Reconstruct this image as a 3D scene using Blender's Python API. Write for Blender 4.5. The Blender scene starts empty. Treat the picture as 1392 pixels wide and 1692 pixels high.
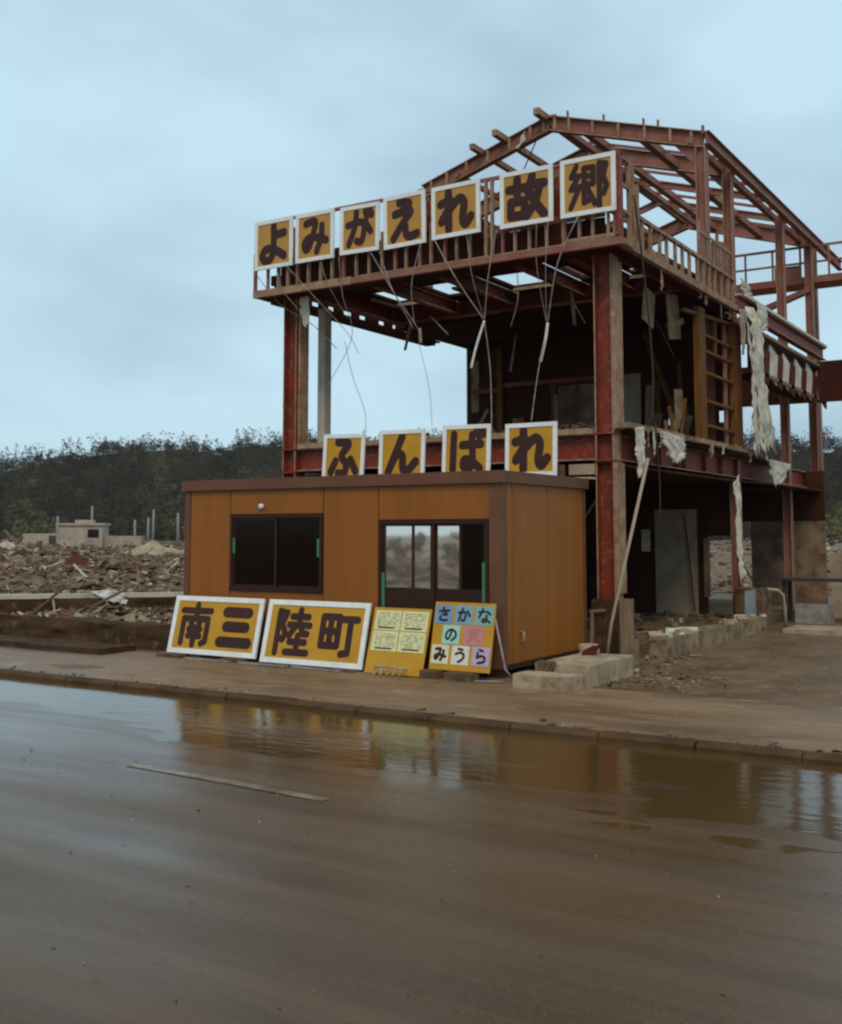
import bpy, math, random
from mathutils import Vector, Matrix, noise
R = math.radians
random.seed(7)
S = bpy.context.scene
COL = S.collection

# ------------------------------------------------------------------ camera
cd = bpy.data.cameras.new('camera')
cam = bpy.data.objects.new('camera', cd); COL.objects.link(cam)
cd.sensor_fit = 'HORIZONTAL'; cd.sensor_width = 36.0; cd.lens = 1815.7 / 1392 * 36
cd.shift_x = -1 / 1392; cd.shift_y = -128 / 1392
cd.clip_start = 0.1; cd.clip_end = 6000
cam.location = (6.4, -15.545, 1.8)
cam.rotation_euler = (R(90 + 5.139), 0, R(32.319))
S.camera = cam

# ------------------------------------------------------------------ sky and sun
SUN_EL, SUN_AZ = R(48), R(150)          # azimuth clockwise from +Y: from behind the camera, a little to the right
W = bpy.data.worlds.new('World'); S.world = W; W.use_nodes = True
nt = W.node_tree; nt.nodes.clear()
def wn(t, **k):
    n = nt.nodes.new(t)
    for a, v in k.items(): setattr(n, a, v)
    return n
sky = wn('ShaderNodeTexSky', sky_type='NISHITA', sun_disc=False, sun_elevation=SUN_EL, sun_rotation=SUN_AZ, altitude=20, air_density=1.0, dust_density=2.5, ozone_density=1.5)
tc = wn('ShaderNodeTexCoord')
mp = wn('ShaderNodeMapping'); mp.inputs['Scale'].default_value = (1.3, 1.3, 3.2); mp.inputs['Location'].default_value = (3.1, 0.4, 0.2)
ns = wn('ShaderNodeTexNoise'); ns.inputs['Scale'].default_value = 1.7; ns.inputs['Detail'].default_value = 3.8; ns.inputs['Roughness'].default_value = 0.5
rp = wn('ShaderNodeValToRGB')
rp.color_ramp.elements[0].position = 0.35; rp.color_ramp.elements[0].color = (0.345, 0.50, 0.605, 1)
rp.color_ramp.elements[1].position = 0.61; rp.color_ramp.elements[1].color = (0.555, 0.775, 0.895, 1)
sc10 = wn('ShaderNodeVectorMath', operation='SCALE'); sc10.inputs[3].default_value = 10.9
mx = wn('ShaderNodeMix', data_type='RGBA'); mx.inputs[0].default_value = 0.9
bg = wn('ShaderNodeBackground'); bg.inputs['Strength'].default_value = 0.1
wo = wn('ShaderNodeOutputWorld')
L = nt.links.new
L(tc.outputs['Generated'], mp.inputs['Vector']); L(mp.outputs[0], ns.inputs['Vector']); L(ns.outputs['Fac'], rp.inputs['Fac'])
L(rp.outputs['Color'], sc10.inputs[0]); L(sky.outputs[0], mx.inputs[6]); L(sc10.outputs[0], mx.inputs[7])
L(mx.outputs[2], bg.inputs['Color']); L(bg.outputs[0], wo.inputs['Surface'])

sd = bpy.data.lights.new('sun', 'SUN'); sun = bpy.data.objects.new('sun', sd); COL.objects.link(sun)
sd.energy = 1.5; sd.angle = R(25); sd.color = (1.0, 0.82, 0.60)
dv = Vector((math.sin(SUN_AZ) * math.cos(SUN_EL), math.cos(SUN_AZ) * math.cos(SUN_EL), math.sin(SUN_EL)))
sun.rotation_euler = dv.to_track_quat('Z', 'Y').to_euler(); sun.location = dv * 60

vs = S.view_settings
vs.view_transform = 'Standard'; vs.look = 'None'; vs.exposure = 0.0; vs.gamma = 1.0; vs.use_curve_mapping = False
S.cycles.max_bounces = 6; S.cycles.diffuse_bounces = 3; S.cycles.glossy_bounces = 3; S.cycles.transmission_bounces = 4
S.cycles.use_denoising = True; S.cycles.pixel_filter_type = 'BLACKMAN_HARRIS'; S.cycles.filter_width = 2.3

# ------------------------------------------------------------------ materials
MATS = {}
def srgb(r, g, b):
    f = lambda c: (c / 255 / 12.92) if c / 255 <= 0.04045 else ((c / 255 + 0.055) / 1.055) ** 2.4
    return (f(r), f(g), f(b), 1)
def mat(name, base, second=None, scale=4.0, lo=0.4, hi=0.65, rough=0.7, stretch=(1, 1, 1), third=None, tscale=25.0, tlo=0.62, thi=0.7,
        bump=0.0, bscale=40.0, metallic=0.0, spec=None, rough2=None, detail=5.0, attr=None, coord='Object'):
    m = bpy.data.materials.new(name); m.use_nodes = True
    t = m.node_tree; N = t.nodes; K = t.links.new; p = N['Principled BSDF']
    p.inputs['Roughness'].default_value = rough; p.inputs['Metallic'].default_value = metallic
    p.inputs['Specular IOR Level'].default_value = spec if spec is not None else (0.4 if rough < 0.5 else 0.25 if rough < 0.7 else 0.1)
    c = N.new('ShaderNodeTexCoord'); mpp = N.new('ShaderNodeMapping'); mpp.inputs['Scale'].default_value = stretch
    if coord == 'World':
        g = N.new('ShaderNodeNewGeometry'); K(g.outputs['Position'], mpp.inputs['Vector'])
    else: K(c.outputs[coord], mpp.inputs['Vector'])
    out = None
    def nz(sc, det=detail):
        n = N.new('ShaderNodeTexNoise'); n.inputs['Scale'].default_value = sc; n.inputs['Detail'].default_value = det; n.inputs['Roughness'].default_value = 0.62
        K(mpp.outputs[0], n.inputs['Vector']); return n.outputs['Fac']
    def ramp(src, a, b):
        r = N.new('ShaderNodeMapRange'); r.inputs['From Min'].default_value = a; r.inputs['From Max'].default_value = b; K(src, r.inputs['Value']); return r.outputs[0]
    def mixc(f, a, b):
        x = N.new('ShaderNodeMix'); x.data_type = 'RGBA'; K(f, x.inputs[0])
        for s, v in ((6, a), (7, b)):
            if isinstance(v, tuple): x.inputs[s].default_value = v
            else: K(v, x.inputs[s])
        return x.outputs[2]
    col = base
    if attr:
        a = N.new('ShaderNodeAttribute'); a.attribute_name = attr; col = a.outputs['Color']
    if second:
        f1 = ramp(nz(scale), lo, hi); col = mixc(f1, col, second)
        if rough2 is not None:
            rr = N.new('ShaderNodeMapRange'); rr.inputs['To Min'].default_value = rough; rr.inputs['To Max'].default_value = rough2
            K(f1, rr.inputs['Value']); K(rr.outputs[0], p.inputs['Roughness'])
    if third: col = mixc(ramp(nz(tscale, 4), tlo, thi), col, third)
    if isinstance(col, tuple): p.inputs['Base Color'].default_value = col
    else: K(col, p.inputs['Base Color'])
    if bump:
        b = N.new('ShaderNodeBump'); b.inputs['Strength'].default_value = bump; b.inputs['Distance'].default_value = 0.02
        K(nz(bscale, 6), b.inputs['Height']); K(b.outputs[0], p.inputs['Normal'])
    MATS[name] = m; return m

mat('red_steel', (0.225, 0.033, 0.018, 1), (0.13, 0.034, 0.018, 1), 2.6, 0.42, 0.66, 0.55, third=(0.27, 0.14, 0.075, 1), tscale=11, tlo=0.55, thi=0.72, bump=0.2, bscale=30)
mat('weathered_steel', (0.25, 0.085, 0.062, 1), (0.28, 0.14, 0.10, 1), 2.5, 0.4, 0.66, 0.65, third=(0.13, 0.058, 0.042, 1), tscale=16, bump=0.15, bscale=30)
mat('flange_residue', (0.37, 0.255, 0.165, 1), (0.24, 0.12, 0.075, 1), 5, 0.4, 0.66, 0.85, third=(0.46, 0.37, 0.27, 1), tscale=18, bump=0.3, bscale=50)
mat('tan_stud', (0.33, 0.215, 0.145, 1), (0.21, 0.095, 0.06, 1), 6, 0.42, 0.7, 0.75, bump=0.15)
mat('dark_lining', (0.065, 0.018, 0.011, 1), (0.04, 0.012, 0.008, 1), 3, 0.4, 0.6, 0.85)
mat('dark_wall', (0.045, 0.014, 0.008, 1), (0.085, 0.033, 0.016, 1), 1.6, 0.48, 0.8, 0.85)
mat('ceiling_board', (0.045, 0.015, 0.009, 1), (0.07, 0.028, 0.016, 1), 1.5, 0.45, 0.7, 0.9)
mat('timber', (0.17, 0.075, 0.022, 1), (0.10, 0.042, 0.014, 1), 5, 0.4, 0.65, 0.8, stretch=(4, 4, 0.6), bump=0.2)
mat('grey_timber', (0.26, 0.185, 0.12, 1), (0.15, 0.10, 0.062, 1), 6, 0.4, 0.65, 0.9, stretch=(6, 6, 0.7), bump=0.3)
mat('plaster', (0.36, 0.285, 0.21, 1), (0.24, 0.175, 0.12, 1), 2.2, 0.45, 0.7, 0.9, bump=0.1)
mat('stained_plaster', (0.24, 0.165, 0.11, 1), (0.10, 0.052, 0.03, 1), 2.4, 0.42, 0.68, 0.9, third=(0.04, 0.018, 0.01, 1), tscale=5, tlo=0.58, thi=0.72, bump=0.1)
mat('insulation', (0.62, 0.58, 0.49, 1), (0.42, 0.37, 0.29, 1), 5, 0.42, 0.68, 0.95, third=(0.26, 0.18, 0.11, 1), tscale=10, tlo=0.58, thi=0.78, bump=0.12, bscale=22)
mat('wire', (0.36, 0.31, 0.28, 1), (0.2, 0.15, 0.13, 1), 8, rough=0.6)
mat('dark_wire', (0.045, 0.035, 0.03, 1), rough=0.6)
mat('sign_yellow', (0.50, 0.265, 0.055, 1), (0.42, 0.215, 0.05, 1), 2.5, 0.4, 0.66, 0.55, third=(0.36, 0.2, 0.07, 1), tscale=9, tlo=0.58, thi=0.8)
mat('sign_ochre', (0.52, 0.275, 0.020, 1), (0.45, 0.225, 0.016, 1), 2.5, 0.4, 0.66, 0.5, third=(0.36, 0.18, 0.03, 1), tscale=9, tlo=0.6, thi=0.8)
mat('sign_white', (0.78, 0.80, 0.79, 1), (0.68, 0.69, 0.67, 1), 3.5, 0.42, 0.66, 0.5, third=(0.5, 0.46, 0.4, 1), tscale=13, tlo=0.66, thi=0.8)
mat('sign_ink', (0.042, 0.016, 0.015, 1), (0.06, 0.023, 0.02, 1), 4, 0.45, 0.7, 0.55, spec=0.2)
mat('cabin_panel', (0.28, 0.090, 0.004, 1), (0.225, 0.069, 0.0035, 1), 1.6, 0.4, 0.66, 0.48, stretch=(2.2, 2.2, 0.22), third=(0.19, 0.066, 0.008, 1), tscale=7, tlo=0.54, thi=0.76, bump=0.12, bscale=60)
mat('cabin_trim', (0.13, 0.054, 0.028, 1), (0.16, 0.07, 0.038, 1), 2.5, 0.4, 0.7, 0.5, bump=0.05)
mat('cabin_frame', (0.035, 0.012, 0.006, 1), rough=0.5, spec=0.25)
mat('cabin_panel_lit', (0.30, 0.098, 0.004, 1), (0.25, 0.08, 0.0035, 1), 1.6, 0.4, 0.66, 0.48, stretch=(2.2, 2.2, 0.22), third=(0.20, 0.070, 0.008, 1), tscale=7, tlo=0.54, thi=0.76, bump=0.12, bscale=60)  # same paint as cabin_panel, brightened: the side's extra light put into its colour
mat('dark_glass', (0.010, 0.005, 0.003, 1), rough=0.08, spec=0.10)
mat('mirror_glass', (0.92, 0.84, 0.75, 1), rough=0.03, metallic=0.9, bump=0.006, bscale=2.0)
mat('green_tape', (0.05, 0.20, 0.09, 1), rough=0.5)
mat('white_paint', (0.75, 0.75, 0.72, 1), (0.6, 0.58, 0.54, 1), 8, rough=0.6)
mat('concrete', (0.40, 0.32, 0.22, 1), (0.28, 0.21, 0.135, 1), 3, 0.4, 0.65, 0.92, third=(0.16, 0.105, 0.06, 1), tscale=7, tlo=0.54, thi=0.72, bump=0.35, bscale=28)
mat('dirty_concrete', (0.16, 0.105, 0.06, 1), (0.085, 0.05, 0.027, 1), 2.5, 0.4, 0.65, 0.92, third=(0.24, 0.175, 0.115, 1), tscale=9, tlo=0.6, thi=0.78, bump=0.5, bscale=22)
mat('worn_concrete', (0.27, 0.20, 0.13, 1), (0.17, 0.115, 0.07, 1), 3, 0.4, 0.65, 0.92, third=(0.10, 0.06, 0.035, 1), tscale=6, tlo=0.52, thi=0.7, bump=0.4, bscale=24)
mat('blue_panel', (0.26, 0.30, 0.31, 1), (0.17, 0.19, 0.19, 1), 3, rough=0.6)
mat('grey_metal', (0.30, 0.29, 0.27, 1), (0.2, 0.17, 0.14, 1), 5, rough=0.5)
mat('dark_metal', (0.05, 0.04, 0.035, 1), rough=0.6)
mat('pale_rail', (0.56, 0.50, 0.42, 1), (0.40, 0.33, 0.26, 1), 2, 0.4, 0.65, 0.9, bump=0.1)
mat('rusty_red', (0.11, 0.022, 0.014, 1), (0.06, 0.024, 0.015, 1), 6, rough=0.8, bump=0.3)
mat('house_white', (0.40, 0.34, 0.28, 1), (0.27, 0.215, 0.165, 1), 0.6, 0.4, 0.7, 0.9)
mat('pole_concrete', (0.24, 0.23, 0.22, 1), rough=0.9)
mat('debris', (0.3, 0.25, 0.2, 1), rough=0.9, attr='piece', second=(0.10, 0.062, 0.038, 1), scale=2.4, lo=0.46, hi=0.72)
mat('leaf', (0.045, 0.05, 0.028, 1), rough=0.9, attr='piece', spec=0.03)
mat('hill_ground', (0.022, 0.018, 0.011, 1), (0.016, 0.014, 0.009, 1), 0.05, rough=0.95, spec=0.0)
mat('mud', (0.18, 0.115, 0.065, 1), (0.11, 0.066, 0.036, 1), 0.9, 0.4, 0.64, 0.75, third=(0.26, 0.185, 0.115, 1), tscale=5, tlo=0.56, thi=0.74, bump=0.6, bscale=9, rough2=0.45, coord='World')
mat('dark_mud', (0.075, 0.042, 0.022, 1), (0.045, 0.024, 0.013, 1), 1.2, 0.4, 0.62, 0.85, third=(0.16, 0.105, 0.06, 1), tscale=6, tlo=0.58, thi=0.74, bump=0.8, bscale=9, coord='World')
mat('pavement', (0.235, 0.145, 0.078, 1), (0.15, 0.086, 0.043, 1), 0.55, 0.4, 0.62, 0.66, stretch=(0.55, 1.5, 1), third=(0.29, 0.20, 0.12, 1), tscale=3.5, tlo=0.54, thi=0.72, bump=0.3, bscale=14, rough2=0.36, coord='World')
mat('kerb', (0.10, 0.057, 0.028, 1), (0.06, 0.032, 0.016, 1), 2.2, 0.4, 0.62, 0.8, bump=0.4, bscale=20, coord='World')
def road_mat():
    m = bpy.data.materials.new('road'); m.use_nodes = True; t = m.node_tree; N = t.nodes; K = t.links.new; p = N['Principled BSDF']; MATS['road'] = m
    p.inputs['Specular IOR Level'].default_value = 0.3
    g = N.new('ShaderNodeNewGeometry'); sx = N.new('ShaderNodeSeparateXYZ'); K(g.outputs['Position'], sx.inputs[0])
    def nz(scale, st, det=5, rg=0.6):
        mp_ = N.new('ShaderNodeMapping'); mp_.inputs['Scale'].default_value = st; K(g.outputs['Position'], mp_.inputs['Vector'])
        n = N.new('ShaderNodeTexNoise'); n.inputs['Scale'].default_value = scale; n.inputs['Detail'].default_value = det; n.inputs['Roughness'].default_value = rg; K(mp_.outputs[0], n.inputs['Vector']); return n.outputs['Fac']
    def mr(v, a, b, c=0.0, d=1.0):
        r = N.new('ShaderNodeMapRange'); r.inputs['From Min'].default_value = a; r.inputs['From Max'].default_value = b; r.inputs['To Min'].default_value = c; r.inputs['To Max'].default_value = d; K(v, r.inputs['Value']); return r.outputs[0]
    def mixc(f, a, b):
        x = N.new('ShaderNodeMix'); x.data_type = 'RGBA'; K(f, x.inputs[0])
        for q, v in ((6, a), (7, b)):
            if isinstance(v, tuple): x.inputs[q].default_value = v
            else: K(v, x.inputs[q])
        return x.outputs[2]
    def mth(op, a, b, clamp=False):
        x = N.new('ShaderNodeMath'); x.operation = op; x.use_clamp = clamp
        for q, v in ((0, a), (1, b)):
            if isinstance(v, (int, float)): x.inputs[q].default_value = v
            else: K(v, x.inputs[q])
        return x.outputs[0]
    streak = mr(nz(1.0, (0.10, 2.2, 1), 6, 0.65), 0.40, 0.64); patch = mr(nz(0.5, (0.7, 1, 1), 4), 0.42, 0.62)
    col = mixc(streak, (0.070, 0.037, 0.017, 1), (0.125, 0.072, 0.036, 1)); col = mixc(mth('MULTIPLY', patch, 0.6), col, (0.115, 0.074, 0.043, 1))
    col = mixc(mr(nz(150, (1, 1, 1), 2), 0.56, 0.68, 0, 0.55), col, (0.21, 0.155, 0.105, 1)); col = mixc(mr(nz(60, (1, 1, 1), 3), 0.56, 0.70, 0, 0.7), col, (0.045, 0.027, 0.015, 1))
    K(col, p.inputs['Base Color'])
    wet = mth('ADD', mr(sx.outputs['Y'], -13.0, -7.0), mth('MULTIPLY_ADD', nz(0.9, (0.22, 1.4, 1), 6), 1.9), True)
    ma = wet.node.inputs[1].links[0].from_node; ma.inputs[2].default_value = -0.95
    K(mr(wet, 0, 1, 0.52, 0.13), p.inputs['Roughness'])
    b = N.new('ShaderNodeBump'); b.inputs['Distance'].default_value = 0.01; K(mr(wet, 0, 1, 0.30, 0.05), b.inputs['Strength']); K(nz(110, (1, 1, 1), 4), b.inputs['Height']); K(b.outputs[0], p.inputs['Normal'])
road_mat()

mat('road_paint', (0.25, 0.20, 0.14, 1), (0.115, 0.07, 0.038, 1), 5, 0.36, 0.60, 0.35, bump=0.1, coord='World')

def water():
    m = bpy.data.materials.new('puddle_water'); m.use_nodes = True; t = m.node_tree; p = t.nodes['Principled BSDF']
    p.inputs['Base Color'].default_value = (0.085, 0.047, 0.016, 1); p.inputs['Roughness'].default_value = 0.10; p.inputs['IOR'].default_value = 1.33
    p.inputs['Specular IOR Level'].default_value = 0.55
    g = t.nodes.new('ShaderNodeNewGeometry'); mpp = t.nodes.new('ShaderNodeMapping'); mpp.inputs['Scale'].default_value = (1.2, 3.2, 1)
    n = t.nodes.new('ShaderNodeTexNoise'); n.inputs['Scale'].default_value = 3; n.inputs['Detail'].default_value = 3
    b = t.nodes.new('ShaderNodeBump'); b.inputs['Strength'].default_value = 0.14; b.inputs['Distance'].default_value = 0.02
    t.links.new(g.outputs['Position'], mpp.inputs['Vector']); t.links.new(mpp.outputs[0], n.inputs['Vector']); t.links.new(n.outputs['Fac'], b.inputs['Height']); t.links.new(b.outputs[0], p.inputs['Normal'])
    MATS['puddle_water'] = m
water()

def flyer_mat():
    # printed sheet: pale paper with faint lines of print, an arched heading and a dark foot line
    m = bpy.data.materials.new('printed_flyer'); m.use_nodes = True; t = m.node_tree; N = t.nodes; K = t.links.new; p = N['Principled BSDF']; p.inputs['Roughness'].default_value = 0.6
    c = N.new('ShaderNodeTexCoord'); n = N.new('ShaderNodeTexNoise'); n.inputs['Scale'].default_value = 13; n.inputs['Detail'].default_value = 3
    mpp = N.new('ShaderNodeMapping'); mpp.inputs['Scale'].default_value = (1.2, 1, 2.6); K(c.outputs['Object'], mpp.inputs['Vector']); K(mpp.outputs[0], n.inputs['Vector'])
    r = N.new('ShaderNodeValToRGB'); r.color_ramp.elements[0].position = 0.42; r.color_ramp.elements[0].color = (0.40, 0.37, 0.19, 1)
    r.color_ramp.elements[1].position = 0.60; r.color_ramp.elements[1].color = (0.66, 0.66, 0.36, 1)
    K(n.outputs['Fac'], r.inputs['Fac']); K(r.outputs['Color'], p.inputs['Base Color']); MATS['printed_flyer'] = m
flyer_mat()
for nm, c in dict(flyer_paper=(0.68, 0.68, 0.38, 1), tile_blue=(0.16, 0.30, 0.50, 1), tile_sky=(0.17, 0.38, 0.48, 1), tile_teal=(0.18, 0.42, 0.42, 1), tile_aqua=(0.32, 0.62, 0.55, 1),
                  tile_pink=(0.52, 0.23, 0.22, 1), pink_ink=(0.50, 0.17, 0.19, 1), tile_cream=(0.68, 0.64, 0.46, 1), tile_white=(0.68, 0.66, 0.58, 1), tile_lilac=(0.46, 0.37, 0.52, 1)).items():
    mat(nm, c, tuple(x * 0.85 for x in c[:3]) + (1,), 5, 0.42, 0.7, 0.55)

# ------------------------------------------------------------------ helpers
def tag(o, label=None, cat=None, group=None, kind=None):
    for k, v in (('label', label), ('category', cat), ('group', group), ('kind', kind)):
        if v: o[k] = v
    return o
def empty(name, loc=(0, 0, 0), rot=(0, 0, 0), label=None, cat=None, group=None, kind=None):
    o = bpy.data.objects.new(name, None); COL.objects.link(o); o.location = loc; o.rotation_euler = rot; o.empty_display_size = 0.2
    return tag(o, label, cat, group, kind)
class MB:
    """collects shapes; build() links them as ONE mesh object"""
    def __init__(s, org=(0, 0, 0)): s.v = []; s.f = []; s.mi = []; s.c = []; s.o = Vector(org); s.sm = []
    def add(s, vs_, fs, mi=0, col=None, smooth=False):
        n = len(s.v); s.v += [Vector(q) for q in vs_]
        for i, f in enumerate(fs):
            s.f.append([n + k for k in f]); s.mi.append(mi[i] if isinstance(mi, (list, tuple)) else mi); s.c.append(col); s.sm.append(smooth)
        return s
    def box(s, x0, x1, y0, y1, z0, z1, mi=0, M=None, col=None):
        q = [Vector((x, y, z)) for z in (z0, z1) for y in (y0, y1) for x in (x0, x1)]
        if M: q = [M @ a for a in q]
        return s.add(q, [(0, 2, 3, 1), (4, 5, 7, 6), (0, 1, 5, 4), (2, 6, 7, 3), (0, 4, 6, 2), (1, 3, 7, 5)], mi, col)
    def bar(s, a, b, w, h, up=(0, 0, 1), mi=0, col=None):
        a, b = Vector(a), Vector(b); d = (b - a); ln = d.length; d.normalize()
        sd_ = d.cross(Vector(up)); 
        if sd_.length < 1e-4: sd_ = d.cross(Vector((0, 1, 0)))
        sd_.normalize(); u = sd_.cross(d)
        M = Matrix((sd_, u, d)).transposed().to_4x4(); M.translation = a
        return s.box(-w / 2, w / 2, -h / 2, h / 2, 0, ln, mi, M, col)
    def hbeam(s, a, b, depth, width, up=(0, 0, 1), tf=0.022, tw=0.02, edge=1, outer=None):
        """I section: depth measured along up; flange edges take material slot 1"""
        a, b = Vector(a), Vector(b); d = (b - a); ln = d.length; d.normalize()
        sd_ = d.cross(Vector(up)).normalized(); u = sd_.cross(d)
        M = Matrix((sd_, u, d)).transposed().to_4x4(); M.translation = a
        w, h = width / 2, depth / 2
        for s0, s1, o in ((h - tf, h, 1), (-h, -h + tf, -1)):
            m6 = [0, 0, 0 if s0 > 0 else (outer if outer is not None else 0), 0 if s0 < 0 else (outer if outer is not None else 0), edge, edge]
            s.box(-w, w, s0, s1, 0, ln, m6, M)
        return s.box(-tw / 2, tw / 2, -h + tf, h - tf, 0, ln, 0, M)
    def tube(s, path, r, n=6, mi=0, col=None, r2=None):
        P = [Vector(q) for q in path]; rings = []
        for i, q in enumerate(P):
            d = (P[min(i + 1, len(P) - 1)] - P[max(i - 1, 0)]).normalized()
            a = d.cross(Vector((0.31, 0.83, 0.46))).normalized(); b = d.cross(a)
            rr = r if r2 is None else r + (r2 - r) * i / (len(P) - 1)
            rings.append([q + (a * math.cos(6.2832 * k / n) + b * math.sin(6.2832 * k / n)) * rr for k in range(n)])
        vv = [q for g in rings for q in g]; ff = []
        for i in range(len(P) - 1):
            for k in range(n): ff.append((i * n + k, i * n + (k + 1) % n, (i + 1) * n + (k + 1) % n, (i + 1) * n + k))
        ff.append(tuple(range(n))[::-1]); ff.append(tuple(range((len(P) - 1) * n, len(P) * n)))
        return s.add(vv, ff, mi, col, True)
    def build(s, name, mats, parent=None, local=False, kind=None, smooth=None):
        if isinstance(mats, str): mats = [mats]
        me = bpy.data.meshes.new(name); off = Vector((0, 0, 0)) if local else s.o
        me.from_pydata([(q - off)[:] for q in s.v], [], s.f)
        for m in mats: me.materials.append(MATS[m])
        for p, i, sm in zip(me.polygons, s.mi, s.sm): p.material_index = min(i, len(mats) - 1); p.use_smooth = sm if smooth is None else smooth
        if any(c is not None for c in s.c):
            at = me.color_attributes.new('piece', 'FLOAT_COLOR', 'CORNER')
            for p in me.polygons:
                c = s.c[p.index] or (0.3, 0.3, 0.3)
                for li in p.loop_indices: at.data[li].color = (c[0], c[1], c[2], 1)
        me.update()
        o = bpy.data.objects.new(name, me); COL.objects.link(o)
        if parent is not None:
            o.parent = parent
        elif not local: o.location = off
        if kind: o['kind'] = kind
        return o
def part(name, mats, parent, *boxes):
    m = MB(parent.location if parent else (0, 0, 0))
    for b in boxes: m.box(*b)
    return m.build(name, mats, parent)
def fbm(x, y, s=1.0, o=4): return noise.fractal(Vector((x * s, y * s, 1.7)), 1.0, 2.0, o)

# ------------------------------------------------------------------ ground, pavement, kerb, road
G = -0.06           # level of the ground and pavement
RD = -0.105          # level of the road
KY = -5.86          # kerb line
def sheet(name, xs, ys, zf, m, kind='structure', smooth=True):
    mb = MB(); vv = [(x, y, zf(x, y)) for y in ys for x in xs]; nx = len(xs); ff = []
    for j in range(len(ys) - 1):
        for i in range(nx - 1): ff.append((j * nx + i, j * nx + i + 1, (j + 1) * nx + i + 1, (j + 1) * nx + i))
    mb.add(vv, ff, 0, None, smooth); return mb.build(name, m, None, kind=kind)
def spaced(a, b, n, pw=1.0): return [a + (b - a) * (i / n) ** pw for i in range(n + 1)]
def gz(x, y):
    d = math.hypot(x - 6.4, y + 15.5)
    z = G - 0.004
    if (x < -7.0 or y > 16) and y > -3.0:               # the field of debris heaves up and down
        k = min(1.0, max(0, max((-7.0 - x) / 3.0, (y - 16) / 5)))
        z += k * max(-0.15, 0.22 * fbm(x, y, 0.22) + 0.8 * max(0, fbm(x + 50, y, 0.035)))
    return z
gx = [-2500, -1200, -600, -320, -200] + spaced(-150, 60, 150) + [100, 180, 320, 600, 1200, 2500]
gy = [KY + 0.14, -4.5, -3.2] + spaced(-2.6, 150, 120, 1.4) + [190, 260, 400, 700, 1300, 2600]
sheet('ground', gx, gy, gz, 'mud')
sheet('pavement', spaced(-60, 30, 160), spaced(KY + 0.14, -3.05, 10), lambda x, y: G + 0.012 * fbm(x, y, 0.6) + 0.004, 'pavement')
def rz(x, y):
    e = max(0, 1 - (KY - y) / 2.6)
    w = 1 / (1 + math.exp(-min(20, max(-20, x + 1.0)) * 0.8))
    return RD + 0.006 * fbm(x * 0.3, y * 1.2, 0.8) + 0.0035 * fbm(x * 1.2, y * 3.5, 1.0) - 0.017 * max(0, 1 - (KY - y) / (2.7 + 1.2 * w))
sheet('road', [-900, -400, -150] + spaced(-40, 24, 300) + [120, 400, 900], [-700, -300, -120, -60] + spaced(-40, -16, 20) + spaced(-15.5, KY + 0.02, 150), rz, 'road')
# standing water fills the gutter side of the road
def puddle():
    mb = MB(); n = 70; xs = spaced(-26, 24, n)
    vv = [(x, KY + 0.0, RD - 0.007) for x in xs] + [(x, KY - 4.6, RD - 0.007) for x in xs]
    mb.add(vv, [(i + n + 1, i + n + 2, i + 1, i) for i in range(n)]); o = mb.build('puddle', 'puddle_water', None, kind='structure'); return o
puddle()
kerb = empty('kerb', (0, KY, RD), kind='structure')
for i in range(46):
    x = -24 + i * 0.92; mb = MB((0, KY, RD)); dz = random.uniform(-0.006, 0.006); dy = random.uniform(-0.014, 0.014)
    M = Matrix.Translation((x, KY + 0.07 + dy, 0)) @ Matrix.Rotation(random.uniform(-0.008, 0.008), 4, 'Z')
    h = G + 0.012 + dz; w = 0.09
    q = [(-0.452, -w, RD - 0.05), (0.452, -w, RD - 0.05), (0.452, w, RD - 0.05), (-0.452, w, RD - 0.05),
         (-0.452, -w, h - 0.03), (0.452, -w, h - 0.03), (0.452, w, h), (-0.452, w, h), (-0.45, -w + 0.03, h), (0.45, -w + 0.03, h)]
    mb.add([M @ Vector(a) for a in q], [(0, 1, 5, 4), (1, 2, 6, 9, 5), (2, 3, 7, 6), (3, 0, 4, 8, 7), (4, 5, 9, 8), (8, 9, 6, 7)])
    mb.build('kerb_stone', 'kerb', kerb)
# worn centre line
mb = MB()
for x0, x1 in ((-10, -6), (-0.6, 1.5), (9.5, 13)):
    k = int((x1 - x0) / 0.25); xs = spaced(x0, x1, k)
    vv = [(x, -9.0 - 0.05 * (x + 0.35) - 0.05, rz(x, -9.1) + 0.006) for x in xs] + [(x, -9.0 - 0.05 * (x + 0.35) + 0.05, rz(x, -9.0) + 0.006) for x in xs]
    mb.add(vv, [(i, i + 1, i + k + 2, i + k + 1) for i in range(k)])
mb.build('road_marking', 'road_paint', None, kind='structure')

# ------------------------------------------------------------------ hills and forest
CX0, CY0 = 6.4, -15.5
def hill_top(az):        # az: degrees right of the view axis; ridge height at 420 m
    return 34.5 - 0.95 * max(0, -13 - az) * (1 if az > -24 else 24 / -az) - 0.5 * max(0, az - 16) + 1.3 * math.sin(az * 0.75 + 0.4) + 1.0 * math.sin(az * 1.9) + 0.8 * math.sin(az * 4.3 + 2)
def hill_z(az, d):
    t = min(1, max(0, (d - 235) / 185)); s = t * t * (3 - 2 * t)
    return -1.0 + hill_top(az) * (0.88 * s + 0.10 * t) + 2.0 * t * fbm(az * 3, d * 0.03, 0.3)
def pol(az, d):
    a = R(90 + 32.319 - az); return CX0 + d * math.cos(a), CY0 + d * math.sin(a)
azs = spaced(-75, 75, 100); ds = [225, 250, 275, 300, 325, 350, 375, 400, 420, 440, 480, 600]
mb = MB(); vv = []
for d in ds:
    for a in azs:
        x, y = pol(a, d); vv.append((x, y, hill_z(a, min(d, 430)) - (0 if d < 460 else (d - 460) * 0.1)))
nx = len(azs)
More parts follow.
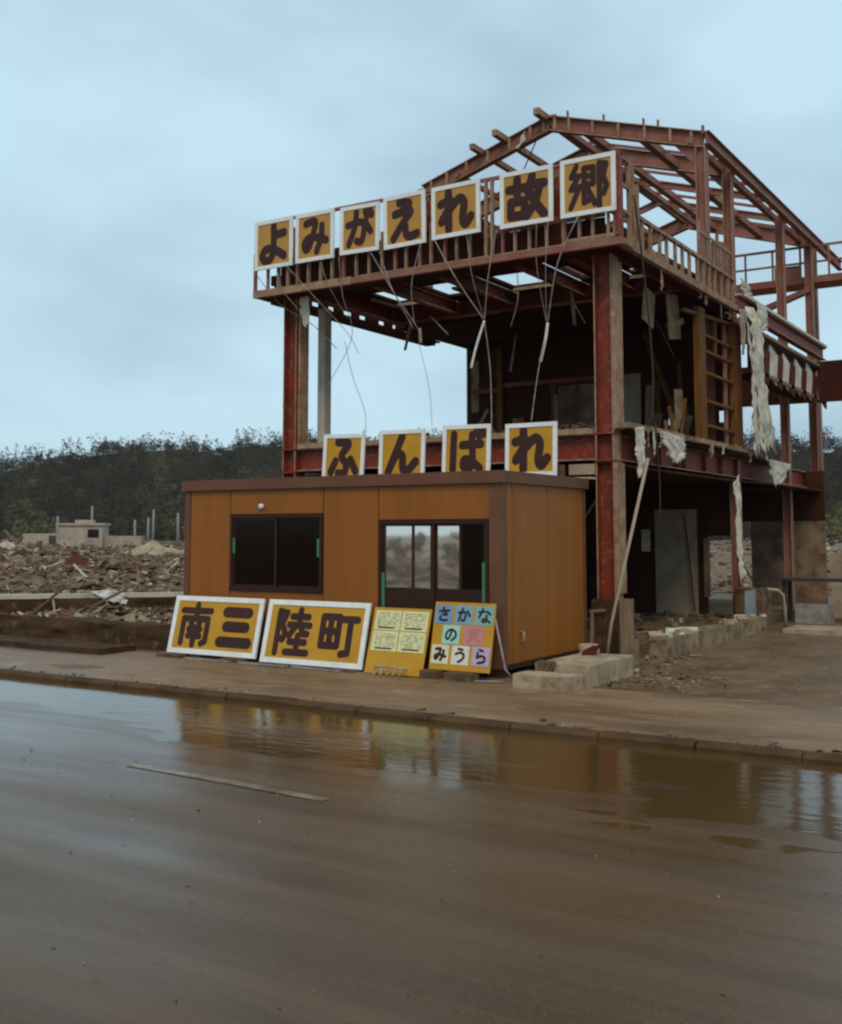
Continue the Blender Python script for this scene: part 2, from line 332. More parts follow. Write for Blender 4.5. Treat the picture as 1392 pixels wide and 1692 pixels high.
mb.add(vv, [(j * nx + i, (j + 1) * nx + i, (j + 1) * nx + i + 1, j * nx + i + 1) for j in range(len(ds) - 1) for i in range(nx - 1)], 0, None, True)
mb.build('hill', 'hill_ground', None, kind='structure')
def forest():
    rnd = random.Random(3); V = []; F = []; C = []
    for a0 in range(-3000, 2700, 58):
        d = 236
        while d < 440:
            a = a0 / 100 + rnd.uniform(-0.36, 0.36); dd = d + rnd.uniform(-4, 4); d += rnd.uniform(4.5, 8.5)
            if -5 < a < 13 and dd < 395: continue          # hidden behind the building
            x, y = pol(a, dd); z = hill_z(a, dd) - 1.2
            con = rnd.random() < 0.3; h = rnd.choice((3.8, 4.6, 5.4, 6.2, 8.6)) * rnd.uniform(0.85, 1.15) * (1.05 if con else 0.9) * (0.75 if dd < 290 else 1); r = h * (0.24 if con else 0.42)
            g = rnd.choice((0.5, 0.7, 0.9, 1.2, 1.7)) * rnd.uniform(0.85, 1.15); tone = fbm(a * 0.45, dd * 0.02, 0.9); g *= 1 + 0.75 * tone
            base = (0.032 * g, 0.026 * g, 0.016 * g) if con else (0.040 * g, 0.033 * g, 0.018 * g)
            if tone > 0.2 and dd < 360: base = (base[0] * 1.6, base[1] * 1.7, base[2] * 1.3)
            n = 105 if con else 120
            lob = [(rnd.uniform(-0.5, 0.5) * r, rnd.uniform(-0.5, 0.5) * r, rnd.uniform(0.35, 0.85) * h, rnd.uniform(0.45, 0.8) * r) for _ in range(4)]
            for k in range(n):
                if con:
                    t = rnd.random() ** 0.8; ang = rnd.uniform(0, 6.283); rr = r * (1 - t) * (0.6 + 0.5 * rnd.random()) + 0.15
                    px, py, pz = rr * math.cos(ang), rr * math.sin(ang), h * (0.08 + 0.92 * t)
                else:
                    lx, ly, lz, lr = lob[k % 4]; u = rnd.uniform(-0.7, 1); ang = rnd.uniform(0, 6.283); w = math.sqrt(1 - u * u)
                    px, py, pz = lx + lr * w * math.cos(ang), ly + lr * w * math.sin(ang), lz + lr * u * 0.9
                sz = rnd.uniform(0.28, 0.62) * (0.8 if con else 1.0); i0 = len(V)
                for _ in range(3): V.append((x + px + rnd.uniform(-sz, sz), y + py + rnd.uniform(-sz, sz), z + pz + rnd.uniform(-sz, sz) * 0.8))
                F.append((i0, i0 + 1, i0 + 2)); q = rnd.uniform(0.8, 1.25); C.append((base[0] * q, base[1] * q, base[2] * q))
    m = MB(); me = bpy.data.meshes.new('forest'); me.from_pydata(V, [], F)
    at = me.color_attributes.new('piece', 'FLOAT_COLOR', 'CORNER')
    flat = []
    for c in C: flat += [c[0], c[1], c[2], 1.0] * 3
    at.data.foreach_set('color', flat); me.materials.append(MATS['leaf']); o = bpy.data.objects.new('forest', me); COL.objects.link(o)
    tag(o, 'dark wooded hillside of mixed trees beyond the debris field', 'forest', kind='stuff')
forest()

# ------------------------------------------------------------------ ruined building
B = empty('ruined_building', (0, 0, 0), label='gutted red steel-framed building with bare gable roof frame and torn walls', cat='building')
STEEL = ['red_steel', 'flange_residue']; WST = ['weathered_steel', 'flange_residue']
def beam(name, a, b, depth=0.3, width=0.2, up=(0, 0, 1), mats=STEEL, outer=None, parent=B):
    return MB().hbeam(a, b, depth, width, up, outer=outer).build(name, mats, parent)
XL, XR = -6.30, -0.15
F2, F3 = 3.32, 6.10                                   # top of second floor beam, underside level of the flat roof
# columns: ground to roof at Y = 0.15, 6.7 and 13
for y in (0.15, 6.75, 10.9):
    for x in (XL, XR):
        if y > 10 and x == XL: continue
        c = beam('column', (x, y, 0.78 if (x == XR and y < 1) else G - 0.02), (x, y, F3 + (0.12 if y < 1 else 3.2)), 0.30 if y < 1 else 0.19, 0.28 if y < 1 else 0.18, (1, 0, 0), mats=STEEL if y < 1 else WST, outer=1 if x == XR and y < 1 else None)
        for z in (F2, F2 - 0.42):
            if y < 1: MB().box(x - 0.165, x + 0.165, y - 0.155, y + 0.155, z - 0.012, z + 0.012).build('splice_plate', 'red_steel', c)
# mud-caked concrete pedestal at the foot of the near column
def rough_block(name, x0, x1, y0, y1, z0, z1, m, parent=None, amp=0.012, n=6, org=None, seed=0):
    mb = MB(org or ((parent.location if parent else ((x0 + x1) / 2, (y0 + y1) / 2, z0)))); 
    def face(o, u, v):
        o, u, v = Vector(o), Vector(u), Vector(v); vv = []
        for j in range(n + 1):
            for i in range(n + 1): vv.append(o + u * (i / n) + v * (j / n))
        vv = [q + Vector((noise.noise(q * 5 + Vector((seed, 0, 0))), noise.noise(q * 5 + Vector((9, seed, 0))), noise.noise(q * 5 + Vector((0, 7, seed))))) * amp for q in vv]
        mb.add(vv, [(j * (n + 1) + i, j * (n + 1) + i + 1, (j + 1) * (n + 1) + i + 1, (j + 1) * (n + 1) + i) for j in range(n) for i in range(n)])
    dx, dy, dz = (x1 - x0, 0, 0), (0, y1 - y0, 0), (0, 0, z1 - z0)
    face((x0, y0, z0), dx, dz); face((x1, y0, z0), dy, dz); face((x1, y1, z0), (x0 - x1, 0, 0), dz); face((x0, y1, z0), (0, y0 - y1, 0), dz); face((x0, y0, z1), dx, dy); face((x0, y1, z0), dx, (0, y0 - y1, 0))
    return mb.build(name, m, parent)
rough_block('pedestal', -0.36, 0.05, -0.06, 0.40, G - 0.02, 0.80, 'dark_mud', B, 0.03, 8)
# pale post beside the far left column, window mullion of the lost wall
part('wall_post', 'pale_rail', B, (-6.42, -6.25, 1.0, 1.2, F2, 6.1))
part('column_casing', 'flange_residue', B, (XL + 0.16, XL + 0.21, 0.06, 0.30, F2 + 0.05, 6.0))
part('column_casing', 'flange_residue', B, (XR + 0.153, XR + 0.19, 0.02, 0.34, F2 + 0.06, 6.0))
part('column_casing', 'flange_residue', B, (XR + 0.153, XR + 0.19, 0.02, 0.34, 0.9, F2 - 0.45))
# second floor beams
beam('floor_beam', (XL + 0.16, 0.15, F2 - 0.2), (XR - 0.16, 0.15, F2 - 0.2), 0.4, 0.2)
part('floor_edge', 'flange_residue', B, (XL + 0.2, XR - 0.16, 0.0, 0.32, F2 + 0.001, F2 + 0.09))
sb = beam('floor_beam', (XR, 0.32, F2 - 0.2), (XR, 6.6, F2 - 0.2), 0.4, 0.2)
for y in (1.1, 2.2, 3.1, 3.45, 4.6, 5.6): MB().box(XR + 0.012, XR + 0.095, y, y + 0.02, F2 - 0.376, F2 - 0.024).build('stiffener', 'red_steel', sb)
beam('floor_beam', (XR, 6.9, F2 - 0.2), (XR, 12.9, F2 - 0.2), 0.4, 0.2)
beam('floor_beam', (XL, 0.32, F2 - 0.2), (XL, 6.6, F2 - 0.2), 0.4, 0.2)
for x in (-4.7, -3.2, -1.7): beam('floor_joist', (x, 0.26, F2 - 0.18), (x, 6.6, F2 - 0.18), 0.3, 0.15)
beam('floor_beam', (XL + 0.16, 6.75, F2 - 0.2), (XR - 0.16, 6.75, F2 - 0.2), 0.4, 0.2)
part('floor_slab', 'dark_wall', B, (XL - 0.05, 0.12, 0.33, 9.6, F2 + 0.002, F2 + 0.075))
# broken floor edge along the right side, boards splintered
for i, (y0, y1, w) in enumerate(((0.05, 0.9, 0.24), (0.95, 2.4, 0.30), (2.35, 3.3, 0.2), (3.25, 4.9, 0.29), (4.8, 6.4, 0.24))):
    M = Matrix.Translation((0.13, (y0 + y1) / 2, F2 + 0.10)) @ Matrix.Rotation(random.uniform(-0.03, 0.03), 4, 'Z') @ Matrix.Rotation(random.uniform(-0.012, 0.012), 4, 'X')
    m = MB(); m.box(-w / 2, w / 2, -(y1 - y0) / 2, (y1 - y0) / 2, -0.03, 0.05, 0, M); m.build('floor_board', 'flange_residue' if i % 2 else 'grey_timber', B)
# flat roof beams
beam('roof_beam', (XL + 0.16, 0.15, 6.38), (XR - 0.16, 0.15, 6.38), 0.2, 0.16)
beam('roof_beam', (XL + 0.11, 3.6, 6.36), (XR - 0.11, 3.6, 6.36), 0.32, 0.2)
beam('roof_beam', (XL, 0.32, 6.38), (XL, 6.6, 6.38), 0.36, 0.2)
beam('roof_beam', (XR, 0.32, 6.36), (XR, 6.6, 6.36), 0.32, 0.2)
for x in (-4.80, -3.42, -1.92, -0.95): beam('roof_joist', (x, 0.26, 6.36), (x, 3.48, 6.36), 0.24, 0.14)
# flat roof boards, several fallen out so that the sky shows through
def deck(x0, x1, y0, y1, z=6.50, m='ceiling_board'): part('roof_board', m, B, (x0, x1, y0, y1, z, z + 0.05))
for x0, x1, holes in ((-6.2, -4.84, [(-5.86, -5.0)]), (-4.74, -3.47, [(-4.66, -3.60)]), (-3.36, -1.97, [(-3.20, -2.08)]), (-1.86, -1.0, [(-1.80, -1.60)]), (-0.89, -0.05, [(-0.83, -0.5)])):
    deck(x0, x1, 0.05, 1.93); deck(x0, x1, 2.97, 3.58)
    xs = [x0] + [v for h in holes for v in h] + [x1]
    for a, b in zip(xs[::2], xs[1::2]):
        if b - a > 0.02: deck(a, b, 1.94, 2.96)
deck(-4.28, -3.6, 2.42, 2.98, 6.494); deck(-0.83, -0.5, 1.94, 2.68, 6.494)      # boards still hanging in two of the gaps
part('flange_strip', 'flange_residue', B, (-5.95, -4.9, 2.95, 3.0, 6.44, 6.494)); part('flange_strip', 'flange_residue', B, (-3.3, -2.0, 2.95, 3.0, 6.44, 6.494))
MB().bar((-6.0, 2.2, 6.46), (-5.95, 3.4, 6.46), 0.05, 0.06).build('flange_strip', 'flange_residue', B)
part('flange_strip', 'flange_residue', B, (-0.9, 0.1, 3.02, 3.08, 6.40, 6.46)); part('flange_strip', 'flange_residue', B, (-2.6, -1.75, 3.46, 3.52, 6.17, 6.205))
part('flange_strip', 'flange_residue', B, (-4.9, -3.8, 3.46, 3.52, 6.17, 6.205)); part('flange_strip', 'flange_residue', B, (-1.0, 0.0, 3.46, 3.52, 6.17, 6.205))
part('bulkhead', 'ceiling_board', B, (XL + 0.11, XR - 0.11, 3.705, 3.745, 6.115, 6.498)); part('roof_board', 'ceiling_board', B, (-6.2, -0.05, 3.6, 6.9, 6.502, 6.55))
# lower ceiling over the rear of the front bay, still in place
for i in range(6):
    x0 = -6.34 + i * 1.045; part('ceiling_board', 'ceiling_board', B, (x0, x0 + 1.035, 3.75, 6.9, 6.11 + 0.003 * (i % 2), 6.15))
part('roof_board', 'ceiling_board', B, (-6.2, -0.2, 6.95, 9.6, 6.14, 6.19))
# ---- front parapet: chords, studs, lining, posts
PF, PL, PR, PB, PT = -0.45, -6.81, 0.36, 6.09, 7.5
part('parapet_chord', 'flange_residue', B, (PL, -4.6, PF, PF + 0.1, PB, PB + 0.13)); part('parapet_chord', 'weathered_steel', B, (-4.6, PR, PF + 0.004, PF + 0.1, PB + 0.003, PB + 0.10)); part('flange_strip', 'tan_stud', B, (-4.5, PR, PF, PF + 0.06, PB + 0.101, PB + 0.125))
part('soffit_board', 'dark_lining', B, (PL + 0.002, PR, PF + 0.1, 0.02, PB + 0.005, PB + 0.03))
part('parapet_chord', 'weathered_steel', B, (PL, PR, PF + 0.03, PF + 0.09, PT - 0.05, PT))
part('parapet_lining', 'dark_lining', B, (PL + 0.42, -2.15, -0.16, -0.12, PB + 0.035, 6.86)); part('parapet_lining', 'dark_lining', B, (-2.14, -0.02, -0.17, -0.13, PB + 0.035, 6.62))
part('parapet_lining', 'weathered_steel', B, (-2.14, -0.02, -0.175, -0.12, 6.64, 6.76))
x = PL + 0.02; k = 0
while x < PR - 0.1:
    top = 6.92 if k not in (19, ) else PT - 0.05
    w = random.choice((0.035, 0.035, 0.045, 0.03)); m = MB()
    M = Matrix.Translation((x, PF + 0.04, 0)) @ Matrix.Rotation(random.uniform(-0.02, 0.02), 4, 'Y')
    m.box(-w / 2, w / 2, -0.03, 0.03, PB + 0.125, top, 0, Matrix.Translation((x, PF + 0.045, 0))); m.build('parapet_stud', 'tan_stud' if k % 4 else 'weathered_steel', B)
    x += random.choice((0.22, 0.25, 0.27, 0.3)); k += 1
part('parapet_stud', 'tan_stud', B, (-1.86, -1.815, PF + 0.01, PF + 0.07, PB + 0.13, PT - 0.05))
for x in (-6.30, -3.22, -0.86): beam('parapet_post', (x, -0.02, PB + 0.04), (x, -0.02, PT - 0.06), 0.15, 0.13, (1, 0, 0))
part('parapet_stud', 'red_steel', B, (0.27, 0.36, PF - 0.02, PF + 0.10, PB + 0.135, PT + 0.02))
part('gusset', 'flange_residue', B, (-0.62, 0.268, PF + 0.02, PF + 0.06, PB + 0.14, PB + 0.19)); part('gusset', 'flange_residue', B, (-0.62, -0.58, PF + 0.02, PF + 0.06, PB + 0.195, 6.56)); part('gusset', 'flange_residue', B, (0.225, 0.265, PF + 0.02, PF + 0.06, PB + 0.195, 6.56))
# ---- right parapet: high return at the corner, low rail, a patch of boards
part('parapet_chord', 'tan_stud', B, (0.26, PR, PF + 0.105, 5.45, PB, PB + 0.12)); part('soffit_board', 'dark_lining', B, (0.0, 0.258, 0.03, 5.45, PB + 0.006, PB + 0.03))
for y, z1 in ((-0.02, 7.5), (0.12, 7.46), (0.30, 7.2)): part('parapet_stud', 'tan_stud', B, (0.28, 0.34, y, y + 0.06, PB + 0.122, z1))
for z in (7.44, 7.02, 6.62): part('parapet_rail', 'tan_stud', B, (0.29, 0.33, PF + 0.13, -0.025, z, z + 0.05))
part('parapet_rail', 'weathered_steel', B, (0.285, 0.335, 0.065, 0.115, 6.95, 7.45))
part('parapet_rail', 'tan_stud', B, (0.28, 0.35, 0.37, 5.45, 6.66, 6.72))
y = 0.5
while y < 5.4:
    part('parapet_stud', 'tan_stud', B, (0.29, 0.34, y, y + 0.05, PB + 0.122, 6.655)); y += random.choice((0.32, 0.36, 0.42))
part('parapet_lining', 'dark_lining', B, (0.02, 0.05, 0.4, 1.5, PB + 0.035, 6.6)); part('parapet_lining', 'dark_lining', B, (0.02, 0.05, 2.0, 5.4, PB + 0.035, 6.55))
part('broken_board', 'plaster', B, (0.2, 0.26, 1.0, 1.9, 6.24, 6.36))
for i in range(9):
    y = 3.55 + i * 0.205; M = Matrix.Translation((0.24, y, PB + 0.13)) @ Matrix.Rotation(random.uniform(-0.05, 0.05), 4, 'X')
    m = MB(); m.box(-0.02, 0.02, -0.05, 0.05 if i % 2 else 0.07, 0, random.uniform(0.95, 1.28), 0, M); m.build('wall_board', ['tan_stud', 'weathered_steel', 'grey_timber'][i % 3], B)
part('parapet_rail', 'tan_stud', B, (0.265, 0.275, 3.5, 5.45, 7.2, 7.26))
part('wall_sheet', 'dark_wall', B, (0.17, 0.19, 4.1, 5.45, PB + 0.13, 7.1))
# ---- gable roof frames
EZ, AZ = 9.40, 10.40; XA = -3.32; XE0, XE1 = -6.45, -0.04
def rz_at(x): return AZ - (AZ - EZ) * abs(x - XA) / (XE1 - XA)
def gable(y, dep, wid, mats, z0, cols=True):
    for xe in (XE0, XE1):
        r = MB().hbeam((XA, y, AZ), (xe, y, rz_at(xe)), dep, wid).build('rafter', mats, B)
        if y < 5:
            for t in (0.04, 0.14, 0.3, 0.47, 0.64, 0.8, 0.93):
                p = Vector((XA, y, AZ)).lerp(Vector((xe, y, rz_at(xe))), t)
                MB().box(p.x - 0.025, p.x + 0.025, y - wid / 2 - 0.004, y - 0.012, p.z - dep / 2 + 0.03, p.z + dep / 2 - 0.03).build('stiffener', 'flange_residue', r)
    if cols:
        for x in (XE0 + 0.06, XE1 - 0.06):
            c = MB().hbeam((x, y, z0), (x, y, EZ - 0.12), 0.2, 0.2, (1, 0, 0)).build('roof_post', mats, B)
gable(4.9, 0.32, 0.18, WST, 6.2); gable(7.0, 0.34, 0.18, WST, 6.2, False); gable(9.3, 0.16, 0.1, WST, 6.2, False); gable(11.4, 0.16, 0.1, WST, 6.2, False); gable(13.6, 0.36, 0.2, WST, 3.4)
# apex cap plate
MB().box(XA - 0.16, XA + 0.16, 4.80, 5.0, AZ + 0.10, AZ + 0.15).build('apex_plate', 'weathered_steel', B)
# purlins along the building, stubs reach past the front frame on the left slope
for x, ya, w in ((-3.42, 4.42, 0.13), (-4.37, 4.35, 0.12), (-4.95, 4.40, 0.11), (-5.55, 4.78, 0.09), (-3.05, 4.95, 0.11), (-2.55, 4.95, 0.14), (-1.33, 4.95, 0.15), (-0.32, 4.8, 0.12)):
    z = rz_at(x) + (0.17 if ya < 4.6 else -0.06)
    MB().bar((x, ya, z), (x, 13.7, z - (0.0 if ya > 4.6 else 0.08)), w, w * 1.1).build('purlin', WST[0] if ya > 4.6 else 'tan_stud', B)
MB().hbeam((XE1 + 0.06, 4.8, EZ + 0.02), (XE1 + 0.06, 17, EZ + 0.02), 0.26, 0.14).build('eave_beam', WST, B)
MB().hbeam((XE0 - 0.06, 4.8, EZ + 0.0), (XE0 - 0.06, 14, EZ + 0.0), 0.22, 0.12).build('eave_beam', WST, B)
for x in (-2.9, -2.1, -1.25, -0.95): MB().bar((x, 4.85, rz_at(x) + 0.14), (x, 4.85, rz_at(x) + 0.30), 0.035, 0.05).build('cleat', 'weathered_steel', B)
MB().bar((XE1, 4.82, EZ + 0.1), (XE1, 4.82, EZ + 0.27), 0.05, 0.05).build('cleat', 'weathered_steel', B)
for y in (8.2, 10.4, 12.5): MB().bar((XE1, y, EZ + 0.02), (XA, y, AZ + 0.02), 0.06, 0.06).build('roof_tie', 'weathered_steel', B)
for y in (6.0, ): MB().bar((XE1, y, EZ - 0.02), (XA + 0.4, y, rz_at(XA + 0.4) - 0.02), 0.05, 0.05).build('roof_tie', 'weathered_steel', B)
MB().bar((XA - 0.3, 4.98, AZ - 0.12), (-5.9, 7.0, 8.6), 0.02, 0.02).build('brace_rod', 'dark_wire', B)
MB().bar((XE1 - 0.06, 13.6, 8.1), (-3.4, 13.6, 7.0), 0.22, 0.14).build('stair_beam', 'weathered_steel', B)
# ---- gallery with rail behind the gable
part('gallery_deck', 'weathered_steel', B, (-2.6, 2.6, 13.75, 14.6, 8.32, 8.5))
part('gallery_rail', 'weathered_steel', B, (-2.6, 2.6, 13.8, 13.85, 9.28, 9.34)); part('gallery_rail', 'weathered_steel', B, (-2.6, 2.6, 13.8, 13.85, 8.86, 8.91))
for i in range(8): part('gallery_baluster', 'weathered_steel', B, (-2.55 + i * 0.72, -2.5 + i * 0.72, 13.805, 13.845, 8.5, 9.28))
part('gallery_panel', 'weathered_steel', B, (-1.05, -0.35, 13.86, 13.9, 8.52, 8.85))
beam('column', (-0.35, 15.0, G), (-0.35, 15.0, 9.6), 0.26, 0.24, (1, 0, 0), WST); beam('column', (2.4, 15.0, G), (2.4, 15.0, 9.6), 0.26, 0.24, (1, 0, 0), WST)
part('header_wall', 'dark_lining', B, (-3.6, 2.6, 12.2, 12.3, 5.0, 6.0))
# ---- second floor room
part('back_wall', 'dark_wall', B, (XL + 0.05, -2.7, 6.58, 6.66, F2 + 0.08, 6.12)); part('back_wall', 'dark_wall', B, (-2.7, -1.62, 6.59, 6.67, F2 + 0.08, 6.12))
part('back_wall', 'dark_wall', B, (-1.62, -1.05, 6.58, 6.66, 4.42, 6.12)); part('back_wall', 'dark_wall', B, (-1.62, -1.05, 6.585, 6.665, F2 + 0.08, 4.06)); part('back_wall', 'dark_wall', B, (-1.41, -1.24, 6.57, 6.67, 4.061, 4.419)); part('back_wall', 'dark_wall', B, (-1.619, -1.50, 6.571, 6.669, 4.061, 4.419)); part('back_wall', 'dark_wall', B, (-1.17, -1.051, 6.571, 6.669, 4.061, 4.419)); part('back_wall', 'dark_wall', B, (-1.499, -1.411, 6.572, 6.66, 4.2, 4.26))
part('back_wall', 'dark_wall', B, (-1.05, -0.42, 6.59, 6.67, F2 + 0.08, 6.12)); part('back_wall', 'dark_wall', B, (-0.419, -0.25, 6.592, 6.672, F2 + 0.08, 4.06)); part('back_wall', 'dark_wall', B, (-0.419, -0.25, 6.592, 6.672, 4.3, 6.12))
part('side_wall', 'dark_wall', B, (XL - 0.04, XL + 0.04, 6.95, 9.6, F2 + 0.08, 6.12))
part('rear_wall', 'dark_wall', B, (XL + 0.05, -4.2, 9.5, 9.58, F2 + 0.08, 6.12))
part('wall_panel', 'stained_plaster', B, (-4.0, -3.1, 6.54, 6.575, F2 + 0.5, 5.06)); part('wall_panel', 'plaster', B, (-2.66, -2.06, 6.54, 6.58, 4.1, 5.2)); part('wall_panel', 'plaster', B, (-2.64, -2.1, 6.52, 6.56, F2 + 0.1, 4.02))
part('wall_panel', 'stained_plaster', B, (-6.2, -6.0, 6.54, 6.575, 4.6, 5.8)); part('wall_panel', 'dark_lining', B, (-6.2, -5.5, 6.53, 6.57, 3.6, 4.55))
part('door_post', 'timber', B, (-5.50, -5.36, 6.48, 6.57, F2 + 0.08, 6.0)); part('door_post', 'timber', B, (-4.14, -4.02, 6.48, 6.57, F2 + 0.08, 5.1)); part('lintel', 'timber', B, (-6.2, -5.51, 6.5, 6.57, 5.02, 5.12)); part('lintel', 'red_steel', B, (-5.35, -3.0, 6.5, 6.57, 5.12, 5.22))
for a, b, w in (((-1.55, 6.3, F2 + 0.08), (-1.62, 6.35, 5.0), 0.11), ((-1.72, 5.9, 5.95), (-1.25, 6.3, 4.3), 0.1), ((-1.05, 6.2, F2 + 0.08), (-1.08, 6.2, 5.3), 0.07), ((-0.72, 5.4, F2 + 0.08), (-0.74, 5.4, 4.3), 0.16)):
    MB().bar(a, b, w, 0.05, (0, 1, 0)).build('loose_stud', 'timber', B)
part('wall_post', 'timber', B, (0.06, 0.17, 3.66, 4.02, F2 + 0.15, 5.9)); part('wall_post', 'timber', B, (0.05, 0.18, 5.85, 6.25, F2 + 0.15, 5.95)); part('wall_post', 'weathered_steel', B, (0.04, 0.1, 5.45, 5.53, F2 + 0.15, 5.9))
for z in (3.75, 4.2, 4.72, 5.12, 5.42): part('wall_rail', 'timber', B, (0.08, 0.14, 4.03, 5.84, z, z + 0.05))
for y in (4.75, ): part('wall_rail', 'timber', B, (0.085, 0.135, y, y + 0.06, 5.17, 5.85))
part('wall_sheet', 'dark_wall', B, (-0.02, 0.03, 4.03, 5.0, 4.2, 5.9)); part('wall_sheet', 'dark_wall', B, (-0.02, 0.03, 4.03, 4.95, F2 + 0.15, 4.2))
MB().bar((0.10, 3.0, 5.72), (0.15, 6.2, 5.92), 0.07, 0.06).build('ceiling_strip', 'timber', B)
MB().bar((-0.2, 3.2, 5.5), (-0.15, 3.5, 5.62), 0.2, 0.1).build('ceiling_lamp', 'stained_plaster', B)
# ---- ground floor room
part('ground_floor_slab', 'dirty_concrete', B, (XL, 0.28, 0.3, 9.8, G - 0.01, 0.12))
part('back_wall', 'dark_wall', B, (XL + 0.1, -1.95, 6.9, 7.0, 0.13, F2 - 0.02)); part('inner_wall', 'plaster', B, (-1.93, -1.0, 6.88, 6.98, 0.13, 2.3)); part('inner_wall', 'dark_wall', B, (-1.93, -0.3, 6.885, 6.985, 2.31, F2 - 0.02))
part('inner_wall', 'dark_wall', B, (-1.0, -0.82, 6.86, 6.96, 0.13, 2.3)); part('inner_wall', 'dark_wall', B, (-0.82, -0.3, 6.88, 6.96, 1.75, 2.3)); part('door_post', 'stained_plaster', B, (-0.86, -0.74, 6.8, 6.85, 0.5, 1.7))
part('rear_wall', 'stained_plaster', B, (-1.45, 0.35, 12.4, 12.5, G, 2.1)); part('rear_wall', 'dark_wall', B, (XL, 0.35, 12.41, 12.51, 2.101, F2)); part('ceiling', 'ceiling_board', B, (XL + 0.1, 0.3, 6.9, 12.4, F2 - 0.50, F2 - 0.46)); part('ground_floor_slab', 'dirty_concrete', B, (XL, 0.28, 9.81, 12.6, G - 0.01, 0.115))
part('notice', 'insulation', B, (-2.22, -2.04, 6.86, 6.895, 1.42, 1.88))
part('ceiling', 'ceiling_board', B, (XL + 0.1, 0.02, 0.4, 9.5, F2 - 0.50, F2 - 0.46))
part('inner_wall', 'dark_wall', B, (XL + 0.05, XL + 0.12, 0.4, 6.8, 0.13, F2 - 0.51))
MB().bar((-1.25, 6.8, 2.2), (-1.05, 6.75, 0.2), 0.022, 0.022).build('loose_cable', 'dark_wire', B)
# ---- plinth along the right side
pl = rough_block('plinth', 0.28, 0.56, 0.6, 6.2, G - 0.03, 0.20, 'worn_concrete', B, 0.025, 10)
for i in range(26):
    y = random.choice((random.uniform(0.6, 2.2), random.uniform(3.9, 6.1))); s = random.uniform(0.04, 0.11)
    M = Matrix.Translation((random.uniform(0.3, 0.52), y, 0.2 + s * 0.4)) @ Matrix.Rotation(random.uniform(0, 3), 4, 'Z') @ Matrix.Rotation(random.uniform(-0.5, 0.5), 4, 'X')
    m = MB(); m.box(-s, s, -s * 0.7, s * 0.7, -s * 0.4, s * 0.4, 0, M); m.build('broken_lump', random.choice(['insulation', 'plaster', 'concrete']), pl)
# ---- torn cloth and insulation
def rag(name, pts, m='insulation', n=6, amp=0.05, seed=0, parent=B, th=0.01):
    """torn sheet between a left and a right edge (points from top to bottom) with frayed sides, creases and a ragged hem"""
    Lp, Rp = [Vector(p) for p in pts[0]], [Vector(p) for p in pts[1]]; rows = 22; n = n * 2; vv = []; rn = random.Random(seed * 31 + 5)
    def at(P, t):
        k = t * (len(P) - 1); i = min(int(k), len(P) - 2); return P[i].lerp(P[i + 1], k - i)
    hem = [rn.uniform(0.86, 1.0) for _ in range(n + 1)]; fl = [rn.uniform(-0.09, 0.05) for _ in range(rows + 1)]; fr = [rn.uniform(-0.05, 0.09) for _ in range(rows + 1)]
    for j in range(rows + 1):
        for i in range(n + 1):
            t = (j / rows) * hem[i]; a, b = at(Lp, t), at(Rp, t); u = i / n
            u2 = u * (1 + fr[j] * (u > 0.6) * u) + fl[j] * (1 - u) ** 3
            q = a.lerp(b, u2)
            q += Vector((abs(noise.noise(q * 4 + Vector((seed, 0, 3)))) * amp * 0.9 + 0.016 * math.sin(u * 13 + 2 * math.sin(j * 0.4) + seed) * min(1, t * 3), noise.noise(q * 6 + Vector((5, seed, 0))) * amp * 0.2, noise.noise(q * 6 + Vector((1, 2, seed))) * amp * 0.2)); vv.append(q)
    mb = MB(); drop = {(j, i) for j in range(3, rows) for i in range(n) if rn.random() < 0.05 and (i in (0, n - 1) or j > rows - 5)}
    mb.add(vv, [(j * (n + 1) + i, j * (n + 1) + i + 1, (j + 1) * (n + 1) + i + 1, (j + 1) * (n + 1) + i) for j in range(rows) for i in range(n) if (j, i) not in drop], 0, None, True)
    o = mb.build(name, m, parent); md = o.modifiers.new('thick', 'SOLIDIFY'); md.thickness = th; return o
XW = 0.40
rag('torn_insulation', [[(XW, -0.16, 3.36), (XW, -0.12, 3.0), (XW, -0.05, 2.6)], [(XW, 0.18, 3.40), (XW, 0.2, 3.05), (XW, 0.06, 2.62)]], seed=1)
rag('torn_insulation', [[(XW, 1.0, 3.40), (XW, 1.05, 3.2), (XW, 1.45, 2.92)], [(XW, 2.05, 3.36), (XW, 2.0, 3.1), (XW, 1.75, 2.9)]], seed=2)
rag('torn_insulation', [[(XW, 5.75, 6.22), (XW, 6.0, 5.2), (XW, 6.05, 4.2), (XW, 6.15, 3.2)], [(XW, 6.35, 6.3), (XW, 6.45, 5.1), (XW, 6.6, 4.2), (XW, 7.15, 3.2)]], seed=3, n=7, amp=0.14)
rag('torn_insulation', [[(XW, 6.1, 5.2), (XW, 6.2, 5.0), (XW, 6.3, 4.85)], [(XW, 6.8, 5.3), (XW, 6.8, 5.1), (XW, 6.6, 4.95)]], seed=4)
rag('torn_insulation', [[(XW, 5.55, 6.75), (XW, 5.6, 6.6), (XW, 5.7, 6.45)], [(XW, 6.1, 6.7), (XW, 6.3, 6.55), (XW, 6.2, 6.42)]], seed=5)
rag('torn_insulation', [[(0.14, 5.55, 2.75), (0.14, 5.7, 2.3), (0.14, 5.75, 1.4), (0.14, 5.85, 0.75)], [(0.14, 5.95, 2.95), (0.14, 6.05, 2.3), (0.14, 6.05, 1.4), (0.14, 6.1, 0.75)]], seed=6, amp=0.08)
